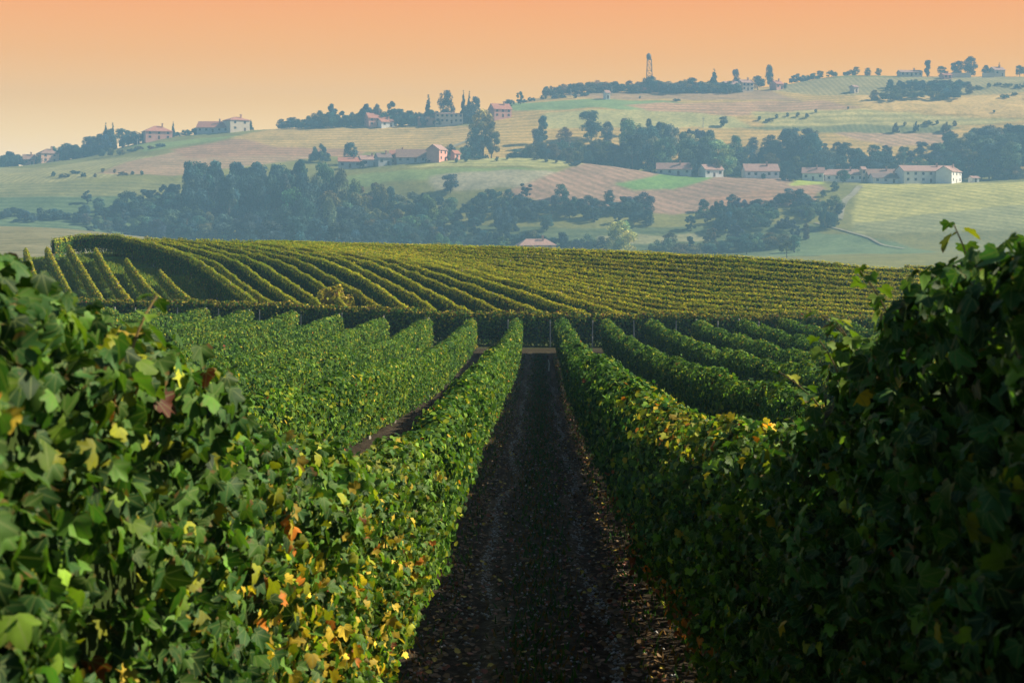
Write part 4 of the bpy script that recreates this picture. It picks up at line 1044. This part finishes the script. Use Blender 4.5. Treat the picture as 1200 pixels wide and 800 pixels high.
for a in [  # px, top, width, depth, kind, tone, label
 (124, 143, 9, 1325, 'spire', 'dark', 'left one of the twin pointed conifers on the left ridge'),
 (132, 143, 9, 1325, 'spire', 'dark', 'right one of the twin pointed conifers on the left ridge'),
 (143, 152, 6, 1320, 'spire', 'dark', 'small dark conifer between the twin conifers and the hipped ridge house'),
 (129, 150, 20, 1318, 'round', 'dark', 'wide dark tree at the feet of the twin conifers'),
 (203, 142, 5, 1325, 'spire', 'mid', 'thin dark cypress right of the hipped ridge house'),
 (294, 140, 8, 1325, 'spire', 'dark', 'lone conifer right of the white-gabled ridge house'),
 (388, 121, 10, 1335, 'oval', 'mid', 'pointed tree highest among the group left of the red hamlet house'),
 (430, 121, 11, 1330, 'oval', 'dark', 'dark oval tree left of the red hamlet house'),
 (441, 121, 10, 1335, 'round', 'mid', 'round tree behind the red hamlet house'),
 (459, 118, 12, 1325, 'oval', 'dark', 'tall dark tree right of the red hamlet house'),
 (502, 110, 12, 1335, 'spire', 'dark', 'broad conifer behind the left wing of the cream villa'),
 (523, 104, 22, 1335, 'round', 'dark', 'big dark round tree behind the cream villa'),
 (543, 105, 8, 1330, 'spire', 'dark', 'left spire of the pair right of the cream villa'),
 (550, 106, 8, 1330, 'spire', 'dark', 'right spire of the pair right of the cream villa'),
 (557, 112, 16, 1325, 'round', 'mid', 'leafy tree right of the spire pair by the villa'),
 (548, 122, 18, 1310, 'round', 'dark', 'dark tree at the right end of the cream villa'),
 (566, 127, 38, 1010, 'loose', 'gold', 'tall broad tree with golden top standing below the red ridge house'),
 (556, 148, 24, 990, 'round', 'mid', 'green tree at the left foot of the golden-topped tree'),
 (576, 140, 26, 1000, 'loose', 'olive', 'olive tree at the right foot of the golden-topped tree'),
 (528, 168, 14, 900, 'round', 'dark', 'dark round tree beside the small pink hut'),
 (545, 172, 20, 930, 'round', 'mid', 'low round tree right of the small pink hut'),
 (596, 116, 12, 1400, 'round', 'mid', 'left tree of the pair on the saddle of the ridge'),
 (610, 107, 11, 1440, 'loose', 'mid', 'right tree of the pair on the saddle of the ridge'),
 (585, 122, 16, 1400, 'mound', 'dark', 'low thicket behind the red ridge house'),
 (640, 101, 10, 1590, 'round', 'mid', 'round tree at the left end of the ridge wood'),
 (636, 135, 14, 1120, 'oval', 'mid', 'tall narrow tree left of the dark hillside dome tree'),
 (630, 150, 18, 1080, 'round', 'dark', 'dark tree under the tall narrow hillside tree'),
 (662, 148, 20, 1100, 'round', 'russet', 'small russet tree left of the dark dome tree'),
 (693, 128, 32, 1150, 'round', 'dark', 'large dark dome-shaped tree alone on the hillside'),
 (712, 141, 18, 1120, 'round', 'mid', 'tree leaning against the right of the dark dome tree'),
 (732, 138, 14, 1180, 'loose', 'pale', 'pale bare-looking tree left of the mixed wood'),
 (750, 118, 9, 1450, 'round', 'mid', 'small round bush on the upper field below the lattice tower'),
 (793, 122, 14, 1420, 'mound', 'mid', 'low wide bush on the upper field right of the tower'),
 (848, 136, 26, 1250, 'round', 'mid', 'round tree above the farm on the middle hillside'),
 (762, 88, 18, 1560, 'round', 'dark', 'dark tree at the foot of the lattice tower'),
 (810, 90, 22, 1560, 'round', 'dark', 'dark square-topped tree between the tower and the cone tree'),
 (837, 80, 22, 1565, 'spire', 'dark', 'wide cone-shaped tree left of the cream ridge house'),
 (863, 80, 12, 1640, 'round', 'mid', 'lollipop-shaped tree above the cream ridge house'),
 (902, 75, 12, 1680, 'round', 'dark', 'tall tree right of the cream ridge house'),
 (888, 88, 24, 1600, 'round', 'dark', 'dark broad tree between the cream and the red ridge houses'),
 (920, 97, 20, 1600, 'round', 'mid', 'round tree right of the red ridge house'),
 (1087, 70, 9, 1690, 'oval', 'dark', 'lone upright tree on the right ridge'),
 (1104, 77, 14, 1690, 'round', 'mid', 'tree between the lone upright tree and the big ridge clump'),
 (1122, 71, 20, 1690, 'round', 'dark', 'left tree of the big clump on the right ridge'),
 (1137, 65, 20, 1690, 'round', 'dark', 'tallest tree of the big clump on the right ridge'),
 (1156, 76, 12, 1695, 'round', 'mid', 'small round tree beside the right ridge cottage'),
 (1171, 73, 5, 1690, 'spire', 'mid', 'thin cypress right of the right ridge cottage'),
 (1195, 76, 22, 1690, 'round', 'mid', 'ridge tree at the right edge of the picture'),
 (1119, 108, 9, 1480, 'oval', 'mid', 'upright tree at the right end of the right-hand copse'),
 (994, 131, 13, 1330, 'round', 'mid', 'small lone tree in the straw field'),
 (1165, 132, 8, 1300, 'round', 'mid', 'tiny lone bush in the right straw field'),
 (375, 166, 28, 1000, 'mound', 'mid', 'left low thicket in the tan field above the hamlet'),
 (411, 166, 22, 980, 'round', 'mid', 'round bush above the red-roofed hamlet house'),
 (483, 176, 24, 880, 'round', 'dark', 'dark tree in front of the long brown barn'),
 (425, 188, 30, 850, 'round', 'mid', 'tree below the red-roofed hamlet house'),
 (528, 203, 24, 700, 'round', 'dark', 'isolated dark tree on the edge of the hollow below the barn'),
 (500, 226, 30, 560, 'round', 'olive', 'olive-coloured tree at the front of the wood below the barn'),
 (730, 257, 54, 428, 'round', 'yellow', 'yellow-green domed tree just behind the crest of the vineyard'),
 (706, 276, 22, 432, 'round', 'light', 'lighter green bush left of the yellow domed tree'),
 (575, 268, 12, 440, 'spire', 'dark', 'dark conifer left of the purple-roofed valley house'),
 (595, 260, 14, 450, 'oval', 'dark', 'dark upright tree left of the purple-roofed valley house'),
 (675, 280, 16, 425, 'round', 'dark', 'left dark bush right of the purple-roofed valley house'),
 (690, 282, 14, 425, 'round', 'dark', 'right dark bush right of the purple-roofed valley house'),
 (978, 212, 30, 760, 'round', 'mid', 'round tree at the bend of the pale lane'),
 (965, 222, 26, 720, 'round', 'light', 'pale tree left of the pale lane'),
 (925, 200, 26, 850, 'mound', 'mid', 'low trees in front of the gabled white barn'),
 (895, 203, 20, 860, 'round', 'mid', 'bush under the long pink roof with white gable'),
 (838, 185, 16, 880, 'round', 'olive', 'olive tree between the two parts of the long pink-roofed farm'),
 (812, 186, 14, 875, 'round', 'dark', 'dark tree in the middle of the long pink-roofed farm'),
 (988, 198, 26, 860, 'round', 'mid', 'round tree in front of the long hamlet roof at right'),
 (902, 178, 24, 915, 'round', 'olive', 'olive tree above the pink roof with white gable'),
 (1180, 190, 40, 930, 'mound', 'light', 'pale thicket right of the white farm'),
 (1150, 186, 26, 930, 'round', 'mid', 'tree behind the small white shed'),
]:
    tree(*a)

# ------------------------------------------------------------------ houses
def house(px, d, wpx, hpx, wall, roof, label, rz=0.0, deep=9.0, rise=0.35, wins=4, hip=False, floors=2, chimney=True, door=True, sink=0.0, name='house', ybase=None):
    d = float(RD(d)); x, y = plan(px, d)
    L_ = wpx * d / F / max(0.55, abs(math.cos(rz))) ; total = hpx * d / F
    h = total * (1 - rise); rh = total * rise
    z0 = float(G(x, y)) if ybase is None else -(ybase - PY0) / F * d
    root = tag(empty(name, (x, y, z0), rz), label, 'house')
    a, b = L_ / 2, deep / 2
    w = MB()
    if hip:
        w.box(-a, a, -b, b, -2.5 - sink, h)
    else:
        v = [(-a, -b, -2.5), (a, -b, -2.5), (a, b, -2.5), (-a, b, -2.5), (-a, -b, h), (a, -b, h), (a, b, h), (-a, b, h), (-a, 0, h + rh * .97), (a, 0, h + rh * .97)]
        w.add(v, [(0, 3, 2, 1), (0, 1, 5, 4), (2, 3, 7, 6), (1, 2, 6, 9, 5), (3, 0, 4, 8, 7), (4, 5, 9, 8), (6, 7, 8, 9)])
    w.build('wall', WALLS[wall], root)
    e = 0.5; t = 0.25; rr = MB()
    if hip:
        r0 = max(0.3, a - b)
        v = [(-a - e, -b - e, h), (a + e, -b - e, h), (a + e, b + e, h), (-a - e, b + e, h), (-r0, 0, h + rh), (r0, 0, h + rh)]
        v2 = [(p[0], p[1], p[2] - t) for p in v[:4]]
        rr.add([(p[0], p[1], p[2] + 0.03) for p in v] + v2, [(0, 1, 5, 4), (1, 2, 5), (2, 3, 4, 5), (3, 0, 4), (0, 6, 7, 1), (1, 7, 8, 2), (2, 8, 9, 3), (3, 9, 6, 0), (6, 9, 8, 7)])
    else:
        for s_ in (-1, 1):
            dz = rh / b * e
            v = [(-a - e, s_ * (b + e), h - dz + .05), (a + e, s_ * (b + e), h - dz + .05), (a + e, 0, h + rh + .05), (-a - e, 0, h + rh + .05)]
            v += [(p[0], p[1], p[2] + t) for p in v]
            q = [(0, 1, 2, 3), (7, 6, 5, 4), (0, 4, 5, 1), (1, 5, 6, 2), (3, 7, 4, 0)]
            rr.add(v, q if s_ < 0 else [p[::-1] for p in q])
    ro = rr.build('roof', ROOFS[roof], root)
    if chimney:
        c = MB().box(-.45, .45, -.4, .4, 0, rh * .6 + 1.3).box(-.6, .6, -.55, .55, rh * .6 + 1.3, rh * .6 + 1.55).build('chimney', WALLS['brick'], ro)
        c.location = (a * .35, -b * .3, h + rh * .45)
    fl = max(1, min(floors, int(h / 2.4))); fh = h / fl
    for j in range(fl):
        for i in range(wins):
            if door and j == 0 and i == wins // 2: continue
            wx = -a + (i + 0.5) * 2 * a / wins
            wo = MB().box(-.55, .55, -.06, .06, -.75, .75).build('window', M_WIN, root); wo.location = (wx, -b - .02, j * fh + fh * .58)
            for q in (-.75, .57): MB().box(q, q + .18, -.09, .03, -.8, .8).build('shutter', M_DOOR, wo)
    for s_ in (1,):
        for j in range(fl):
            for q in (-.45, .45):
                wo = MB().box(-.06, .06, -.5, .5, -.7, .7).build('window', M_WIN, root); wo.location = (a + .02, q * b, j * fh + fh * .58)
    if door:
        dx = -a + (wins // 2 + .5) * 2 * a / wins
        MB().box(-.65, .65, -.07, .07, 0, 2.3).build('door', M_DOOR, root).location = (dx, -b - .02, 0)
    return root
R = math.radians
house(56, 1318, 17, 16, 'salmon', 'brown', 'brown-roofed house with pale walls on the far left ridge', R(35), 10, .35, 2, True)
house(34, 1318, 12, 12, 'pink', 'brown', 'low brown house left of the pale-walled one on the left ridge', R(20), 8, .45, 2)
house(184, 1318, 28, 16, 'pink', 'red', 'hip-roofed pinkish house on the left ridge near the twin conifers', R(25), 14, .42, 3, True)
house(252, 1322, 38, 13, 'grey', 'red', 'long low red-roofed wing of the white-gabled ridge house', R(-4), 11, .55, 5)
house(277, 1316, 20, 17, 'cream', 'red', 'white-gabled house at the right end of the left ridge', R(35), 12, .25, 2, True)
house(440, 1318, 20, 15, 'pink', 'red', 'red hamlet house among the trees on the middle ridge', R(25), 10, .4, 3)
house(452, 1305, 14, 9, 'white', 'red', 'small white-ended building in front of the red hamlet house', R(30), 7, .4, 2)
house(505, 1322, 30, 12, 'brick', 'brown', 'brown left wing of the cream villa on the middle ridge', R(0), 10, .4, 4)
house(526, 1316, 32, 13, 'cream', 'rose', 'long cream villa on the middle ridge', R(6), 12, .12, 6, True)
house(586, 1325, 20, 16, 'pink', 'red', 'bright red house behind the golden-topped tree', R(25), 10, .4, 3)
house(410, 868, 26, 12, 'grey', 'red', 'red-roofed hamlet house at the left end of the hillside hamlet', R(8), 8, .4, 3)
house(432, 880, 20, 12, 'white', 'rose', 'white-walled hamlet house between the red roof and the blue house', R(20), 8, .4, 2)
house(449, 862, 15, 14, 'grey', 'dark', 'small bluish house left of the long barn', R(25), 7, .35, 2)
house(468, 885, 22, 15, 'salmon', 'red', 'red-roofed house behind the dark tree left of the barn', R(0), 8, .35, 3)
house(487, 872, 44, 15, 'grey', 'brown', 'long brown-roofed barn of the hillside hamlet', R(4), 9, .6, 5, chimney=False)
house(512, 868, 13, 19, 'pink', 'rose', 'tall pink gabled house at the right end of the barn', R(70), 8, .3, 2, chimney=False)
house(533, 895, 6, 11, 'pink', 'red', 'tiny pink hut right of the pink gabled house', R(50), 4, .3, 1, chimney=False, door=False)
house(628, 425, 42, 13, 'salmon', 'rose', 'purple-roofed house with orange walls peeping over the vineyard crest', R(14), 8, .55, 3, True, ybase=293, floors=1)
house(790, 880, 40, 14, 'grey', 'rose', 'long low pink-roofed farm building at the left of the village', R(-6), 8, .5, 4)
house(833, 878, 22, 14, 'white', 'rose', 'white-fronted house right of the long low farm building', R(25), 8, .4, 3)
house(891, 885, 40, 16, 'white', 'rose', 'long pink roof with tall white right gable', R(8), 9, .5, 5)
house(953, 890, 24, 15, 'white', 'rose', 'pale house at the left end of the white hamlet', R(-12), 9, .42, 3)
house(988, 900, 46, 14, 'white', 'rose', 'long barn roof in the middle of the white hamlet', R(0), 9, .45, 5)
house(1011, 888, 5, 18, 'cream', 'rose', 'slim white tower-like gable at the end of the long barn', R(20), 3, .15, 1, chimney=False, door=False)
house(1032, 895, 34, 15, 'white', 'brown', 'brown-roofed white house left of the large white farm', R(5), 9, .45, 3)
house(1040, 872, 40, 11, 'white', 'dark', 'low wing with dark roof at the front left of the white farm', R(10), 7, .45, 4, floors=1)
house(1085, 878, 66, 20, 'white', 'rose', 'large white farmhouse with long pink roof', R(14), 12, .32, 7)
house(1112, 872, 24, 19, 'white', 'rose', 'sunlit white gabled end wing of the large farmhouse', R(60), 9, .3, 3)
house(1141, 878, 9, 7, 'white', 'rose', 'small white shed right of the large farmhouse', R(20), 4, .3, 1, chimney=False)
house(856, 1570, 16, 12, 'cream', 'rose', 'left cream house on the tower ridge', R(20), 10, .35, 3)
house(873, 1590, 14, 13, 'cream', 'rose', 'right cream house on the tower ridge', R(20), 10, .3, 3)
house(910, 1600, 9, 10, 'pink', 'red', 'small red house among the dark trees right of the tower', R(30), 8, .4, 2)
house(711, 1440, 5, 10, 'white', 'rose', 'slim white chapel-like hut on the slope left of the tower', R(20), 5, .3, 1, chimney=False)
house(1001, 1480, 6, 8, 'cream', 'rose', 'tiny cream hut on the bare slope of the right hill', R(30), 5, .25, 1, chimney=False)
house(1066, 1690, 26, 7, 'cream', 'rose', 'long low cream building on the right ridge', R(5), 9, .4, 5, floors=1)
house(1168, 1690, 13, 11, 'cream', 'rose', 'cream cottage on the right ridge beside the thin cypress', R(15), 9, .35, 2)
house(1108, 1640, 10, 6, 'pink', 'red', 'little red-roofed building under the right ridge clump', R(15), 7, .4, 2, floors=1)
for pxw, w_, lb in ((1125, 26, 'left pale retaining wall under the ridge clump'), (1158, 14, 'right pale retaining wall under the ridge clump')):
    d = float(RD(1660)); x, y = plan(pxw, d)
    o = MB().box(-w_ * d / F / 2, w_ * d / F / 2, -.3, .3, -1, 3.2).box(-w_ * d / F / 2 - .1, w_ * d / F / 2 + .1, -.4, .4, 3.2, 3.45).build('garden_wall', WALLS['cream'], None)
    o.location = (x, y, float(G(x, y))); tag(o, lb, 'wall')

# lattice tower with tank on the ridge
d = float(RD(1575)); x, y = plan(761, d); z0 = float(G(x, y)); Ht = (PY0 - F * z0 / d - 62) * d / F
root = tag(empty('lattice_tower', (x, y, z0)), 'tall lattice tower with a round tank on the ridge', 'tower')
bw, tw, ht = 2.6, 1.5, Ht - 5.0
cor = [(-1, -1), (1, -1), (1, 1), (-1, 1)]
for cx_, cy_ in cor:
    MB().tube([(cx_ * bw, cy_ * bw, -1), (cx_ * tw, cy_ * tw, ht)], 0.2, 6).build('leg', M_METAL, root)
br = MB()
for k in range(6):
    f0, f1 = k / 6, (k + 1) / 6; w0, w1 = bw + (tw - bw) * f0, bw + (tw - bw) * f1
    for i in range(4):
        a_, b_ = cor[i], cor[(i + 1) % 4]
        br.tube([(a_[0] * w0, a_[1] * w0, ht * f0), (b_[0] * w1, b_[1] * w1, ht * f1)], 0.1, 4)
        br.tube([(b_[0] * w0, b_[1] * w0, ht * f0), (a_[0] * w1, a_[1] * w1, ht * f1)], 0.1, 4)
        br.tube([(a_[0] * w1, a_[1] * w1, ht * f1), (b_[0] * w1, b_[1] * w1, ht * f1)], 0.12, 4)
br.build('bracing', M_METAL, root)
MB().tube([(0, 0, ht), (0, 0, ht + .5)], [1.9, 1.9], 14).build('platform', M_METAL, root)
MB().tube([(-.4, 0, ht + .5), (-.4, 0, ht + 1.0), (-.4, 0, ht + 3.2), (-.4, 0, ht + 4.2), (-.4, 0, ht + 4.8)], [1.3, 1.8, 1.8, 1.1, .2], 14).build('tank', M_METAL, root, True)

# thin poles on the hills
for px, d, hp, lb in ((669, 1500, 9, 'thin pole on the bare shoulder of the ridge left of the tower'), (161, 1250, 9, 'thin pole on the slope below the hipped ridge house'),
                      (824, 1240, 12, 'thin pole beside the round tree above the farm'), (717, 1500, 11, 'thin pole right of the white hut on the slope')):
    d = float(RD(d)); x, y = plan(px, d); h = hp * d / F
    p = MB().tube([(0, 0, -1), (0, 0, h)], [.28, .2], 6).box(-1.1, 1.1, -.12, .12, h - .9, h - .65).build('utility_pole', M_POST, None)
    p.location = (x, y, float(G(x, y))); tag(p, lb, 'pole', 'utility poles on the hills')
